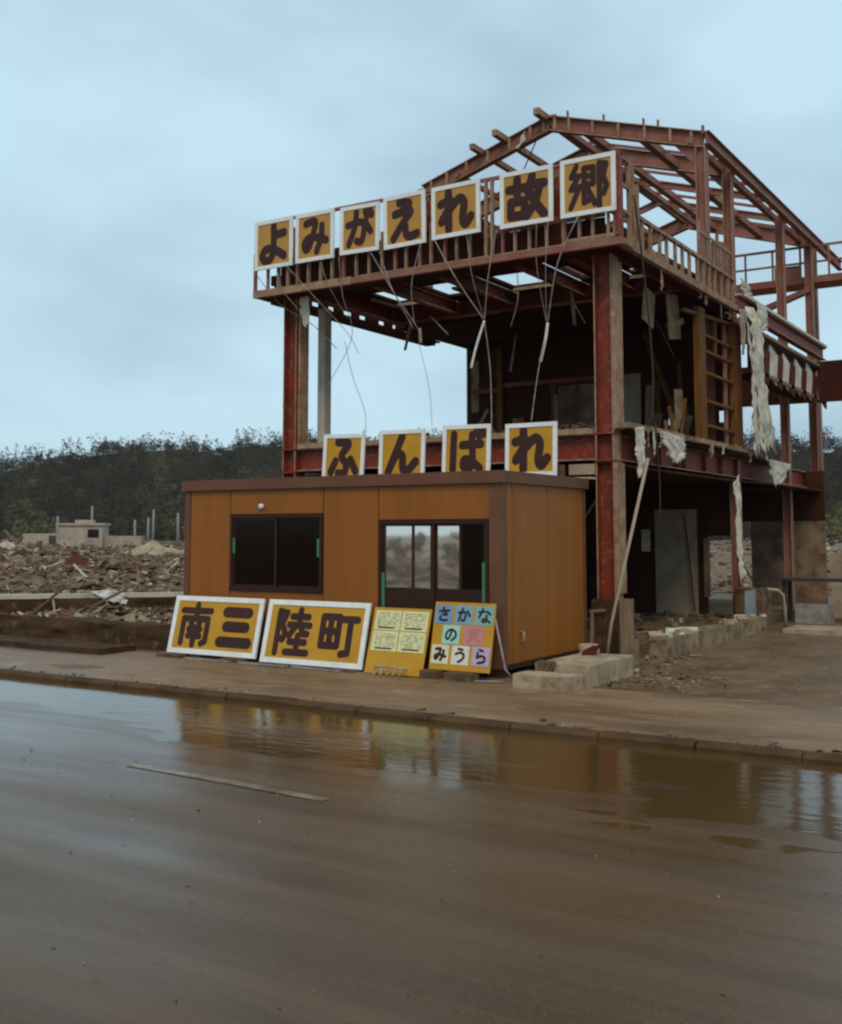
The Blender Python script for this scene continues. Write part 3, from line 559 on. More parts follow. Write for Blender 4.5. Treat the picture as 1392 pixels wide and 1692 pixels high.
rag('torn_insulation', [[(XW - 0.1, 7.6, 3.34), (XW - 0.1, 7.7, 3.1), (XW - 0.1, 8.1, 2.7)], [(XW - 0.1, 9.4, 3.32), (XW - 0.1, 9.1, 3.12), (XW - 0.1, 8.5, 2.85)]], seed=7, amp=0.05, n=4)
rag('torn_insulation', [[(-6.0, -0.1, 6.08), (-5.98, -0.1, 5.8), (-5.88, -0.1, 5.5)], [(-5.8, -0.1, 6.08), (-5.78, -0.1, 5.8), (-5.80, -0.1, 5.5)]], seed=8, amp=0.03)
rag('torn_insulation', [[(-3.95, 4.76, 10.2), (-3.98, 4.76, 10.05), (-4.1, 4.76, 9.95)], [(-3.85, 4.76, 10.3), (-3.87, 4.76, 10.1), (-4.05, 4.76, 9.93)]], seed=9, amp=0.02)
rs = random.Random(77)
for i in range(16):                                                   # frayed strips along the right eave and floor edges
    y = rs.uniform(0.5, 6.2); up = i % 3 == 0; z = PB - 0.01 if up else F2 + 0.06; L_ = rs.uniform(0.12, 0.45); w_ = rs.uniform(0.03, 0.10); xx = 0.30 if up else 0.31
    rag('hanging_strip', [[(xx, y, z), (xx, y + rs.uniform(-0.05, 0.05), z - L_ * 0.5), (xx, y + rs.uniform(-0.08, 0.08), z - L_)], [(xx, y + w_, z), (xx, y + w_ + rs.uniform(-0.04, 0.04), z - L_ * 0.5), (xx, y + w_ * 0.6, z - L_)]], rs.choice(['insulation', 'flange_residue', 'grey_timber']), 2, 0.03, 20 + i, B, 0.006)
for i in range(14):                                                   # laths hanging from the ceilings
    a = Vector((rs.uniform(-5.5, -0.3), rs.uniform(2.2, 6.2), 6.1 if i % 2 else F2 - 0.5)); b = a + Vector((rs.uniform(-0.4, 0.4), rs.uniform(-0.3, 0.3), -rs.uniform(0.25, 0.9)))
    MB().bar(a, b, rs.uniform(0.02, 0.07), 0.02).build('hanging_lath', rs.choice(['timber', 'grey_timber', 'wire']), B)
for i in range(10):                                                   # things thrown about in the upper room
    x, y = rs.uniform(-5.8, -0.5), rs.uniform(4.6, 6.3); a = Vector((x, y, F2 + 0.1)); b = a + Vector((rs.uniform(-0.5, 0.5), rs.uniform(0, 0.25), rs.uniform(0.5, 1.5)))
    MB().bar(a, b, rs.uniform(0.05, 0.3), 0.03, (0, 1, 0)).build('loose_board', rs.choice(['timber', 'stained_plaster', 'dark_wall', 'grey_timber']), B)
for x, y in ((XE0 + 0.06, 4.9), (XE1 - 0.06, 4.9), (XE1 - 0.06, 7.0)):   # knee plates of the roof frames
    sg = 1 if x < XA else -1
    MB().add([(x + sg * 0.1, y - 0.012, EZ - 0.13), (x + sg * 0.55, y - 0.012, rz_at(x + sg * 0.55) - 0.17), (x + sg * 0.1, y - 0.012, EZ - 0.5), (x + sg * 0.1, y + 0.012, EZ - 0.13), (x + sg * 0.55, y + 0.012, rz_at(x + sg * 0.55) - 0.17), (x + sg * 0.1, y + 0.012, EZ - 0.5)], [(0, 1, 2), (3, 5, 4), (0, 3, 4, 1), (1, 4, 5, 2), (2, 5, 3, 0)]).build('knee_plate', 'weathered_steel', B)
rag('torn_insulation', [[(XW + 0.03, 5.9, 6.05), (XW + 0.03, 6.2, 5.0), (XW + 0.03, 6.45, 4.0), (XW + 0.03, 6.75, 3.3)], [(XW + 0.03, 6.75, 6.1), (XW + 0.03, 6.8, 5.2), (XW + 0.03, 7.2, 4.2), (XW + 0.03, 7.75, 3.25)]], seed=41, n=6, amp=0.16)
rag('torn_insulation', [[(XW, 5.4, 6.12), (XW, 5.45, 5.7), (XW, 5.55, 5.2)], [(XW, 5.8, 6.15), (XW, 5.75, 5.7), (XW, 5.62, 5.25)]], 'plaster', seed=42, amp=0.06)
part('wall_sheet', 'dark_lining', B, (0.17, 0.20, 6.7, 12.1, 5.04, 5.95))
for i in range(7):
    y = 2.3 + i * 0.17; MB().bar((0.02, y, F2 + 0.1), (0.0 + rs.uniform(-0.1, 0.1), y + rs.uniform(-0.12, 0.12), F2 + rs.uniform(0.3, 1.1)), 0.05, 0.03, (0, 1, 0)).build('loose_stud', rs.choice(['timber', 'grey_timber', 'dark_wall']), B)
for y0, z0, w_, h_, rt in ((2.9, 5.2, 0.6, 0.8, 0.15), (1.6, 5.35, 0.5, 0.6, -0.2), (3.2, F2 + 0.12, 0.4, 0.9, 0.1)):
    MB().box(-0.012, 0.012, 0, w_, 0, h_, 0, Matrix.Translation((-0.12, y0, z0)) @ Matrix.Rotation(rt, 4, 'X')).build('broken_panel', 'stained_plaster', B)
# ---- fascia of the rear part: red beam with hanging white panels
MB().hbeam((0.30, 5.6, 6.28), (0.30, 13, 6.28), 0.30, 0.16).build('fascia_beam', STEEL, B)
part('fascia_chord', 'grey_timber', B, (0.24, 0.36, 6.5, 13, 5.04, 5.12)); part('fascia_chord', 'grey_timber', B, (0.30, 0.40, 5.8, 13, 5.86, 5.93)); part('fascia_chord', 'insulation', B, (0.2, 0.42, 5.7, 13, 6.44, 6.50))
for i in range(6):
    y = 6.65 + i * 1.08; M = Matrix.Translation((0.31, y, 5.13)) @ Matrix.Rotation(-0.28 + random.uniform(-0.06, 0.06), 4, 'X')
    m = MB(); m.box(-0.012, 0.012, 0, random.uniform(0.58, 0.66), 0.0, random.uniform(0.66, 0.74), 0, M); m.build('fascia_panel', 'insulation', B)
    m = MB(); m.box(0.016, 0.05, 0.66, 0.96, -0.01, 0.74, 0, M); m.build('fascia_post', 'rusty_red', B)
rag('torn_insulation', [[(XW + 0.02, 6.55, 6.42), (XW + 0.02, 6.6, 6.1), (XW + 0.02, 6.7, 5.9)], [(XW + 0.02, 7.3, 6.42), (XW + 0.02, 7.35, 6.1), (XW + 0.02, 7.2, 5.95)]], seed=11)
part('soffit_board', 'dark_lining', B, (-0.1, 0.235, 6.6, 12.1, 5.0, 5.03))
# ---- left parapet seen from below
part('parapet_chord', 'dark_lining', B, (PL - 0.0, PL + 0.2, 0.05, 5.5, PB - 0.03, PB + 0.11)); part('parapet_chord', 'dark_lining', B, (PL + 0.003, PL + 0.2, 0.05, 5.5, 6.42, 6.6))
for y in (0.12, 0.95, 1.45, 1.95, 2.55, 3.05, 3.25, 3.75, 4.2, 4.7, 5.1): part('parapet_stud', 'dark_lining', B, (PL + 0.03, PL + 0.16, y, y + random.uniform(0.12, 0.2), PB + 0.112, 6.418))
part('parapet_end', 'dark_lining', B, (PL - 0.002, PL + 0.24, 4.95, 5.55, PB - 0.025, 6.62))
part('soffit_board', 'dark_lining', B, (PL + 0.21, XL - 0.11, 4.6, 5.5, PB + 0.01, PB + 0.04))
# ---- dangling wires
def wire(pts, r=0.011, m='wire', nseg=8):
    P = [Vector(p) for p in pts]; path = []
    for i in range(len(P) - 1):
        a, b, c, d = P[max(i - 1, 0)], P[i], P[i + 1], P[min(i + 2, len(P) - 1)]
        for k in range(nseg):
            t = k / nseg; path.append(0.5 * ((2 * b) + (c - a) * t + (2 * a - 5 * b + 4 * c - d) * t * t + (3 * b - a - 3 * c + d) * t ** 3))
    path.append(P[-1]); return MB().tube(path, r, 5).build('dangling_wire', m, B)
wy = -0.52
for a in ([(-6.72, wy, 6.56), (-6.4, -0.2, 6.0), (-5.75, 0.0, 5.55), (-5.3, 0.1, 5.1)], [(-6.2, wy, 6.52), (-6.02, wy, 6.1), (-5.75, -0.3, 5.7)], [(-5.98, wy, 6.58), (-5.45, wy, 6.05), (-4.85, -0.2, 5.3), (-4.6, -0.2, 4.9)],
          [(-5.2, wy, 6.55), (-5.02, wy, 6.1), (-4.85, -0.2, 5.55)], [(-4.8, wy, 6.57), (-4.72, wy, 5.9), (-4.75, -0.2, 5.2), (-5.35, -0.2, 4.3)], [(-4.12, wy, 6.55), (-3.65, wy, 5.8), (-3.32, -0.3, 5.2), (-3.25, -0.3, 4.95)],
          [(-3.95, wy, 6.55), (-3.7, wy, 5.9), (-3.4, -0.3, 5.2)], [(-3.12, wy, 6.58), (-3.3, wy, 5.9), (-3.38, -0.3, 5.25)], [(-4.9, -0.2, 5.15), (-4.72, -0.2, 4.5), (-4.4, -0.3, 3.9), (-4.3, -0.4, 3.5)], [(-3.3, -0.3, 4.95), (-3.1, -0.3, 4.2), (-2.98, -0.4, 3.55)],
          [(-2.85, wy, 6.58), (-2.45, wy, 5.9), (-2.05, -0.3, 5.2)], [(-2.25, wy, 6.58), (-2.15, wy, 5.9), (-2.05, -0.3, 5.2)], [(-1.7, wy, 6.58), (-1.85, wy, 5.9), (-2.05, -0.3, 5.2)], [(-2.05, -0.3, 5.18), (-1.95, -0.3, 4.4), (-1.82, -0.5, 3.5)],
          [(-1.0, wy, 6.58), (-1.0, wy, 5.9), (-0.95, -0.3, 5.05)], [(-0.8, wy, 6.58), (-0.85, wy, 5.9), (-0.95, -0.3, 5.05)], [(-0.3, wy, 6.58), (-0.65, wy, 5.9), (-0.93, -0.3, 5.05)], [(-0.95, -0.3, 4.9), (-1.05, -0.4, 4.3), (-1.08, -0.6, 3.5)], [(-1.45, -0.3, 5.9), (-1.5, -0.2, 5.5), (-1.68, -0.1, 5.1)]):
    wire(a, random.choice((0.005, 0.006, 0.008, 0.010)))
wire([(-2.05, -0.3, 5.2), (-2.2, -0.3, 4.8), (-2.3, -0.3, 4.45)], 0.022, 'white_paint'); wire([(-0.93, -0.3, 5.05), (-0.97, -0.3, 4.8), (-1.06, -0.3, 4.45)], 0.024, 'white_paint'); wire([(-3.28, -0.3, 5.2), (-3.26, -0.3, 4.95)], 0.03, 'plaster')
wire([(0.44, -0.1, 6.9), (0.44, 0.35, 5.4), (0.44, 0.55, 4.3), (0.40, 0.6, 3.5)], 0.016, 'dark_wire'); wire([(0.44, 0.6, 3.5), (0.46, 0.7, 2.6), (0.45, 0.7, 2.0)], 0.012, 'dark_wire')
wire([(XW + 0.02, 5.2, 1.2), (0.5, 5.5, 0.9), (0.5, 5.9, 0.7), (0.46, 6.2, 0.62)], 0.015, 'dark_wire')
# bundle of pale sheet drooping over the container end
part('awning_remnant', 'plaster', B, (-0.75, -0.32, 0.02, 0.04, F2 - 0.62, F2 - 0.46)); part('awning_remnant', 'insulation', B, (-1.0, -0.3, -0.2, 0.04, F2 - 0.70, F2 - 0.67)); part('awning_remnant', 'dirty_concrete', B, (-0.9, -0.82, -0.02, 0.04, F2 - 0.66, F2 - 0.46))

# ------------------------------------------------------------------ lettering: thick rounded brush strokes
GL = {
 'yo': (0.17, [[(.52, .70), (.88, .74)], [(.50, .93), (.50, .38), (.43, .17), (.25, .08), (.09, .20), (.20, .37), (.50, .36), (.88, .17)]]),
 'mi': (0.155, [[(.18, .84), (.52, .86), (.44, .55), (.30, .25), (.17, .20), (.13, .36), (.30, .48), (.60, .46), (.92, .36)], [(.76, .74), (.74, .45), (.58, .12)]]),
 'ga': (0.15, [[(.08, .62), (.52, .67), (.66, .60), (.65, .35), (.56, .16), (.40, .19)], [(.38, .92), (.33, .55), (.12, .12)], [(.74, .60), (.90, .40)], [(.70, .92), (.77, .78)], [(.86, .95), (.93, .82)]]),
 'e': (0.16, [[(.33, .92), (.68, .87)], [(.18, .66), (.72, .70), (.48, .46), (.12, .10)], [(.38, .36), (.52, .38), (.56, .16), (.70, .10), (.92, .14)]]),
 're': (0.165, [[(.30, .93), (.30, .07)], [(.08, .68), (.38, .71), (.10, .27)], [(.12, .32), (.48, .66), (.64, .75), (.74, .62), (.70, .27), (.78, .14), (.93, .30)]]),
 'ko': (0.14, [[(.05, .71), (.50, .71)], [(.27, .92), (.27, .48)], [(.10, .43), (.46, .43), (.46, .12), (.10, .12), (.10, .43)], [(.66, .93), (.55, .62)], [(.58, .75), (.97, .75)], [(.86, .73), (.74, .36), (.50, .08)], [(.60, .58), (.78, .30), (.96, .08)]]),
 'go': (0.105, [[(.22, .93), (.09, .72), (.28, .72), (.08, .46), (.30, .50), (.07, .08)], [(.41, .86), (.64, .86), (.64, .52), (.41, .52)], [(.41, .69), (.64, .69)], [(.41, .86), (.41, .16), (.60, .22)], [(.50, .42), (.68, .10)], [(.79, .92), (.79, .04)], [(.79, .92), (.96, .88), (.88, .64), (.97, .44), (.90, .29)]]),
 'fu': (0.165, [[(.30, .89), (.66, .86), (.48, .64)], [(.48, .64), (.44, .52), (.60, .34), (.54, .12), (.34, .12)], [(.24, .42), (.09, .15)], [(.74, .46), (.92, .18)]]),
 'n': (0.165, [[(.50, .93), (.10, .10)], [(.12, .14), (.34, .50), (.52, .47), (.54, .20), (.66, .11), (.92, .34)]]),
 'ba': (0.15, [[(.14, .88), (.12, .10)], [(.38, .64), (.92, .66)], [(.66, .86), (.68, .28), (.58, .12), (.42, .18), (.46, .32), (.66, .28), (.90, .12)], [(.80, .96), (.87, .84)], [(.93, .99), (.99, .88)]]),
 'nan': (0.13, [[(.06, .84), (.94, .84)], [(.50, .98), (.50, .70)], [(.12, .06), (.12, .65), (.88, .65), (.88, .12), (.77, .07)], [(.36, .56), (.42, .46)], [(.64, .56), (.58, .46)], [(.32, .40), (.68, .40)], [(.32, .24), (.68, .24)], [(.50, .42), (.50, .03)]]),
 'san': (0.19, [[(.18, .84), (.84, .84)], [(.22, .50), (.80, .50)], [(.08, .14), (.92, .14)]]),
 'riku': (0.115, [[(.12, .94), (.12, .04)], [(.12, .92), (.32, .90), (.22, .66), (.34, .46), (.28, .33), (.2, .35)], [(.48, .83), (.92, .83)], [(.69, .97), (.69, .64)], [(.42, .65), (.98, .65)], [(.58, .60), (.45, .42)], [(.77, .60), (.79, .47), (.93, .47)], [(.48, .29), (.90, .29)], [(.69, .42), (.69, .08)], [(.40, .07), (.98, .07)]]),
 'machi': (0.14, [[(.08, .86), (.50, .86), (.50, .26), (.08, .26), (.08, .86)], [(.29, .86), (.29, .26)], [(.08, .56), (.50, .56)], [(.58, .82), (.97, .82)], [(.80, .82), (.80, .13), (.64, .10)]]),
 'sa': (0.13, [[(.14, .70), (.86, .76)], [(.42, .95), (.52, .72), (.72, .48), (.40, .50)], [(.24, .36), (.22, .18), (.42, .10), (.76, .12)]]),
 'ka': (0.13, [[(.08, .64), (.50, .69), (.63, .60), (.58, .22), (.48, .12), (.36, .17)], [(.38, .93), (.12, .10)], [(.76, .76), (.94, .46)]]),
 'na': (0.125, [[(.08, .73), (.50, .78)], [(.34, .95), (.12, .40)], [(.66, .80), (.92, .62)], [(.66, .54), (.66, .20), (.52, .10), (.36, .17), (.48, .30), (.68, .24), (.92, .08)]]),
 'no': (0.125, [[(.54, .78), (.40, .30), (.24, .20), (.12, .40), (.24, .70), (.54, .84), (.84, .66), (.86, .36), (.60, .12)]]),
 'blossom': (0.12, [[(.2, .86), (.8, .86)], [(.5, .95), (.5, .5)], [(.25, .6), (.75, .6)], [(.48, .5), (.15, .12)], [(.52, .5), (.86, .12)]]),
 'u': (0.13, [[(.34, .93), (.68, .87)], [(.18, .58), (.52, .69), (.78, .54), (.70, .26), (.40, .07)]]),
 'ra': (0.13, [[(.38, .95), (.64, .87)], [(.28, .74), (.24, .42)], [(.24, .42), (.56, .55), (.82, .42), (.74, .18), (.34, .08)]]),
}
def smooth_path(P, sharp):
    P = [Vector((a, b)) for a, b in P]
    if len(P) == 2 or sharp: 
        out = []
        for i in range(len(P) - 1):
            for k in range(6): out.append(P[i].lerp(P[i + 1], k / 6))
        return out + [P[-1]]
    out = []
    for i in range(len(P) - 1):
        a, b, c, d = P[max(i - 1, 0)], P[i], P[i + 1], P[min(i + 2, len(P) - 1)]
        for k in range(8):
            t = k / 8; out.append(0.5 * ((2 * b) + (c - a) * t + (2 * a - 5 * b + 4 * c - d) * t * t + (3 * b - a - 3 * c + d) * t ** 3))
    return out + [P[-1]]
SHARP = {'ko', 'go', 'nan', 'riku', 'machi', 'san'}
def letter(mb, key, x0, z0, w, h, y):
    """writes the character into the rectangle x0..x0+w, z0..z0+h just in front of the plane y (towards -y)"""
    lw, strokes = GL[key]; lv = 0; lw *= {'go': 1.3, 'nan': 1.25, 'riku': 1.3, 'machi': 1.12, 'ko': 1.5, 'san': 1.35}.get(key, 1.32 if y > -0.003 else 1.3)
    for st in strokes:
        parts = [st]
        if key in SHARP: parts = [[st[i], st[i + 1]] for i in range(len(st) - 1)]
        for sp in parts:
            P = smooth_path(sp, False); n = len(P); yo = y - 0.0012 - lv * 0.0004; lv += 1
            r = lw / 2; vv = []; ff = []
            def pt(u, t): return (x0 + u.x * w, yo - 0.0003 * t, z0 + u.y * h)
            for i, q in enumerate(P):
                d = (P[min(i + 1, n - 1)] - P[max(i - 1, 0)]); d.normalize(); nn = Vector((-d.y, d.x)) * r
                vv += [pt(q + nn, i / n), pt(q - nn, i / n)]
            for i in range(n - 1): ff.append((2 * i, 2 * i + 1, 2 * i + 3, 2 * i + 2))
            for e, sg in ((0, -1), (n - 1, 1)):
                d = (P[1] - P[0]) if e == 0 else (P[-1] - P[-2]); d.normalize(); d *= sg; nn = Vector((-d.y, d.x)); c = len(vv); m = 7
                for k in range(m + 1):
                    a = math.pi * k / m; vv.append(pt(P[e] + (nn * math.cos(a) + d * math.sin(a)) * r, e / n))
                ff.append(tuple(range(c, c + m + 1)) if sg < 0 else tuple(range(c + m, c - 1, -1)))
            mb.add(vv, ff)
def sign(label, x0, x1, y, z0, z1, chars, board='sign_yellow', lean=0.0, roll=0.0, yaw=0.0, group=None, bw=0.07, pad=0.03, name='sign_board', supports=True):
    """board in local coordinates: x 0..w, z 0..h, face towards -y; empty at the bottom edge"""
    w, h = x1 - x0, z1 - z0
    e = empty(name, ((x0 + x1) / 2, y, z0), (-lean, roll, yaw), label, 'sign', group)
    def bx(nm, m, *bs):
        mb = MB()
        for b in bs: mb.box(*b)
        return mb.build(nm, m, e, local=True)
    bx('board', board, (-w / 2 + 0.004, w / 2 - 0.004, 0, 0.018, 0.004, h - 0.004))
    for b in ((-w / 2, w / 2, -0.012, 0.02, h - bw, h), (-w / 2, w / 2, -0.012, 0.02, 0, bw), (-w / 2, -w / 2 + bw, -0.0115, 0.0195, bw + 0.0005, h - bw - 0.0005), (w / 2 - bw, w / 2, -0.0115, 0.0195, bw + 0.0005, h - bw - 0.0005)): bx('border', 'sign_white', b)
    for s in (-0.3, 0.3): bx('batten', 'grey_timber', (s * w - 0.02, s * w + 0.02, 0.021, 0.05, 0.03, h - 0.03))
    iw, ih = w - 2 * bw, h - 2 * bw; n = len(chars); cw = iw / n
    for i, ch in enumerate(chars):
        mb = MB(); letter(mb, ch, -iw / 2 + cw * i + cw * (0.07 if n == 1 else 0.10), bw + pad, cw * (0.86 if n == 1 else 0.80), ih - 2 * pad, 0.0); mb.build('lettering', 'sign_ink', e, local=True)
    return e
TG = 'yellow signs along the top parapet'
for lab, x0, x1, z0, z1, ch, rl in (
    ('leftmost yellow sign on the high parapet, dark hiragana yo, white border', -6.72, -5.84, 6.57, 7.47, 'yo', 0.00),
    ('second yellow sign from the left on the high parapet, hiragana mi', -5.77, -4.92, 6.58, 7.46, 'mi', 0.0),
    ('third yellow sign from the left on the high parapet, hiragana ga', -4.79, -3.97, 6.59, 7.43, 'ga', 0.015),
    ('fourth yellow sign from the left on the high parapet, hiragana e', -3.86, -3.03, 6.57, 7.47, 'e', -0.02),
    ('fifth yellow sign from the left on the high parapet, hiragana re', -2.91, -2.0, 6.595, 7.475, 're', -0.01),
    ('sixth parapet sign, yellow with a dark two-part kanji, left of the corner sign', -1.64, -0.72, 6.585, 7.48, 'ko', 0.0),
    ('rightmost parapet sign at the building corner, crowded dark kanji on yellow', -0.59, 0.31, 6.59, 7.495, 'go', 0.0)):
    sign(lab, x0, x1, -0.51, z0, z1, [ch], roll=rl, group=TG, pad=0.01)

# ------------------------------------------------------------------ site cabin
CX_L, CX_R, CYF, CYB, CZ0, CZ1 = -5.98, -0.36, -2.90, -0.30, 0.06, 2.62
Cb = empty('site_cabin', ((CX_L + CX_R) / 2, (CYF + CYB) / 2, G), label='ochre prefabricated site cabin with brown trim, sliding window and door', cat='cabin')
def cp(name, m, *b, parent=None):
    mb = MB(Cb.location)
    for q in b: mb.box(*q)
    o = mb.build(name, m, parent or Cb)
    return o
ft = CZ1 - 0.16
for b in ((CX_L - 0.05, CX_R + 0.05, CYF - 0.06, CYF + 0.04, ft, CZ1), (CX_R - 0.04, CX_R + 0.052, CYF + 0.041, CYB + 0.06, ft + 0.003, CZ1 - 0.003), (CX_L - 0.052, CX_L + 0.04, CYF + 0.041, CYB + 0.06, ft + 0.003, CZ1 - 0.003), (CX_L + 0.041, CX_R - 0.041, CYB - 0.02, CYB + 0.058, ft + 0.002, CZ1 - 0.002)): cp('roof_fascia', 'cabin_trim', b)
cp('roof', 'cabin_trim', (CX_L + 0.041, CX_R - 0.041, CYF + 0.041, CYB - 0.021, ft + 0.03, CZ1 - 0.05))
for x0, x1, y0, y1 in ((CX_L - 0.012, CX_L + 0.10, CYF - 0.014, CYF + 0.1), (CX_R - 0.19, CX_R + 0.014, CYF - 0.014, CYF + 0.1), (CX_L - 0.012, CX_L + 0.10, CYB - 0.1, CYB + 0.012), (CX_R - 0.10, CX_R + 0.014, CYB - 0.06, CYB + 0.012)): cp('corner_post', 'cabin_trim', (x0, x1, y0, y1, CZ0, ft - 0.001))
cp('sill_rail', 'cabin_frame', (CX_L + 0.101, CX_R - 0.191, CYF - 0.01, CYF + 0.08, CZ0 - 0.02, CZ0 + 0.10)); cp('sill_rail', 'cabin_frame', (CX_R - 0.08, CX_R + 0.008, CYF + 0.101, CYB - 0.06, CZ0 - 0.02, CZ0 + 0.05))
cp('floor', 'cabin_frame', (CX_L + 0.1, CX_R - 0.1, CYF + 0.085, CYB - 0.11, CZ0, CZ0 + 0.05))
g = 0.008
def fp(x0, x1, z0, z1): cp('wall_panel', 'cabin_panel', (x0 + g, x1 - g, CYF, CYF + 0.04, z0, z1))
WX0, WX1, DX0, DX1 = -5.05, -3.27, -2.31, -0.55
fp(CX_L + 0.10, WX0, CZ0 + 0.10, ft); fp(WX1, DX0, CZ0 + 0.10, ft)
fp(WX0, WX1, 2.09, ft); fp(WX0, WX1, CZ0 + 0.10, 0.94); fp(DX0, DX1, 1.99, ft)
# dark strips set into the panel joints
for x in (WX0, WX1, DX0): cp('joint_strip', 'cabin_frame', (x - g + 0.001, x + g - 0.001, CYF + 0.01, CYF + 0.03, CZ0 + 0.1, ft - 0.002))
# side panels
for y0, y1 in ((CYF + 0.1, -2.63), (-2.62, -1.56), (-1.55, CYB - 0.07)): cp('wall_panel', 'cabin_panel_lit', (CX_R - 0.04, CX_R, y0 + 0.006, y1 - 0.006, CZ0 + 0.05, ft + 0.002))
for y in (-2.625, -1.555): cp('joint_strip', 'cabin_frame', (CX_R - 0.035, CX_R - 0.012, y - 0.012, y + 0.012, CZ0 + 0.05, ft))
for a, b in (((CX_L, CX_R), 'x'), ): cp('back_wall', 'cabin_panel', (CX_L + 0.11, CX_R - 0.11, CYB - 0.04, CYB, CZ0 + 0.05, ft - 0.002))
cp('end_wall', 'cabin_panel', (CX_L, CX_L + 0.04, CYF + 0.105, CYB - 0.105, CZ0 + 0.05, ft - 0.002))
cp('inner_lining', 'cabin_frame', (CX_L + 0.2, CX_R - 0.2, CYB - 0.3, CYB - 0.26, CZ0 + 0.06, ft - 0.1))
# window
wz0, wz1 = 0.95, 2.08
wf = cp('window', 'cabin_frame', (WX0 + 0.01, WX1 - 0.01, CYF - 0.02, CYF + 0.05, wz1 - 0.05, wz1), (WX0 + 0.01, WX1 - 0.01, CYF - 0.03, CYF + 0.05, wz0, wz0 + 0.05), (WX0 + 0.01, WX0 + 0.06, CYF - 0.02, CYF + 0.05, wz0 + 0.051, wz1 - 0.051), (WX1 - 0.06, WX1 - 0.01, CYF - 0.02, CYF + 0.05, wz0 + 0.051, wz1 - 0.051))
xm = (WX0 + WX1) / 2
def leaf_(name, x0, x1, z0, z1, y, gm, par, fw=0.035, mulls=(), kick=None):
    fr = cp(name, 'cabin_frame', (x0, x0 + fw, y, y + 0.022, z0, z1), (x1 - fw, x1, y, y + 0.022, z0, z1), (x0 + fw, x1 - fw, y, y + 0.0215, z1 - fw, z1), (x0 + fw, x1 - fw, y, y + 0.0215, z0, z0 + fw), parent=par)
    return fr
for x0, x1, y in ((WX0 + 0.061, xm + 0.02, CYF + 0.0), (xm - 0.02, WX1 - 0.061, CYF + 0.024)):
    leaf_('sash', x0, x1, wz0 + 0.052, wz1 - 0.052, y, 'dark_glass', wf); cp('pane', 'dark_glass', (x0 + 0.036, x1 - 0.036, y + 0.008, y + 0.012, wz0 + 0.088, wz1 - 0.088), parent=wf)
cp('handle_guard', 'green_tape', (WX0 + 0.065, WX0 + 0.105, CYF - 0.012, CYF - 0.001, 1.50, 1.73), parent=wf); cp('handle_guard', 'green_tape', (WX1 - 0.108, WX1 - 0.068, CYF - 0.012, CYF + 0.02, 1.46, 1.72), parent=wf)
# sliding door
dz0, dz1 = CZ0 + 0.101, 1.98
df = cp('door', 'cabin_frame', (DX0 + 0.01, DX1 - 0.01, CYF - 0.02, CYF + 0.06, dz1 - 0.05, dz1), (DX0 + 0.01, DX0 + 0.06, CYF - 0.02, CYF + 0.06, dz0, dz1 - 0.051), (DX1 - 0.06, DX1 - 0.01, CYF - 0.02, CYF + 0.06, dz0, dz1 - 0.051))
for x0, x1, y, panes in ((DX0 + 0.062, -1.40, CYF + 0.0, ((-2.19, -1.76, 'mirror_glass'), (-1.72, -1.46, 'mirror_glass'))), (-1.42, DX1 - 0.062, CYF + 0.03, ((-1.37, -1.03, 'mirror_glass'), (-0.99, -0.66, 'dark_glass')))):
    m = MB(Cb.location); zz = 1.06
    m.box(x0, x1, y, y + 0.024, dz0, zz); m.box(x0, x1, y, y + 0.024, 1.90, dz1 - 0.052)
    xs = [x0] + [v for q in panes for v in q[:2]] + [x1]
    for a, b in zip(xs[::2], xs[1::2]): m.box(a, b, y, y + 0.024, zz + 0.0005, 1.8995)
    m.build('door_leaf', 'cabin_frame', df)
    for a, b, gm in panes: cp('pane', gm, (a + 0.001, b - 0.001, y + 0.010, y + 0.014, zz + 0.002, 1.898), parent=df)
cp('handle_guard', 'green_tape', (DX0 + 0.066, DX0 + 0.11, CYF - 0.014, CYF - 0.001, 0.72, 1.26), parent=df); cp('handle_guard', 'green_tape', (DX1 - 0.115, DX1 - 0.072, CYF + 0.002, CYF + 0.029, 0.80, 1.42), parent=df)
m = MB(Cb.location); m.tube([(-4.42, CYF - 0.05, 2.2), (-4.42, CYF - 0.001, 2.2)], 0.04, 10); m.build('lamp', 'white_paint', Cb)
m = MB(Cb.location); m.tube([(CX_R + 0.001, -2.42, 0.5), (CX_R + 0.05, -2.42, 0.5), (CX_R + 0.05, -2.40, 0.38), (CX_R + 0.001, -2.40, 0.38)], 0.02, 6); m.build('bracket', 'flange_residue', Cb)
for x in (-5.6, -4.2, -2.9, -1.6, -0.55): 
    for y in (-2.7, -0.5): cp('footing', 'dirty_concrete', (x - 0.1, x + 0.1, y - 0.1, y + 0.1, G + 0.001, CZ0 - 0.021))

# signs standing on the cabin roof
RG = 'yellow signs standing on the cabin roof'
for lab, x0, x1, z1, ch, rl in (
    ('leftmost sign on the cabin roof, hiragana fu on yellow, tilted', -4.84, -4.0, 3.44, 'fu', 0.035),
    ('second sign from the left on the cabin roof, hiragana n on yellow', -3.69, -2.82, 3.455, 'n', 0.012),
    ('third sign from the left on the cabin roof, hiragana ba on yellow', -2.49, -1.64, 3.475, 'ba', 0.015),
    ('rightmost sign on the cabin roof near the red column, hiragana re', -1.375, -0.52, 3.445, 're', 0.0)):
    e = sign(lab, x0, x1, -0.9, 2.645, z1, [ch], board='sign_ochre', roll=rl, lean=0.03, group=RG, bw=0.065, pad=0.0)
    for q in (-0.3, 0.3): MB().box(q - 0.03, q + 0.03, 0.022, 0.06, -0.074, 0.1).build('foot', 'grey_timber', e, local=True)

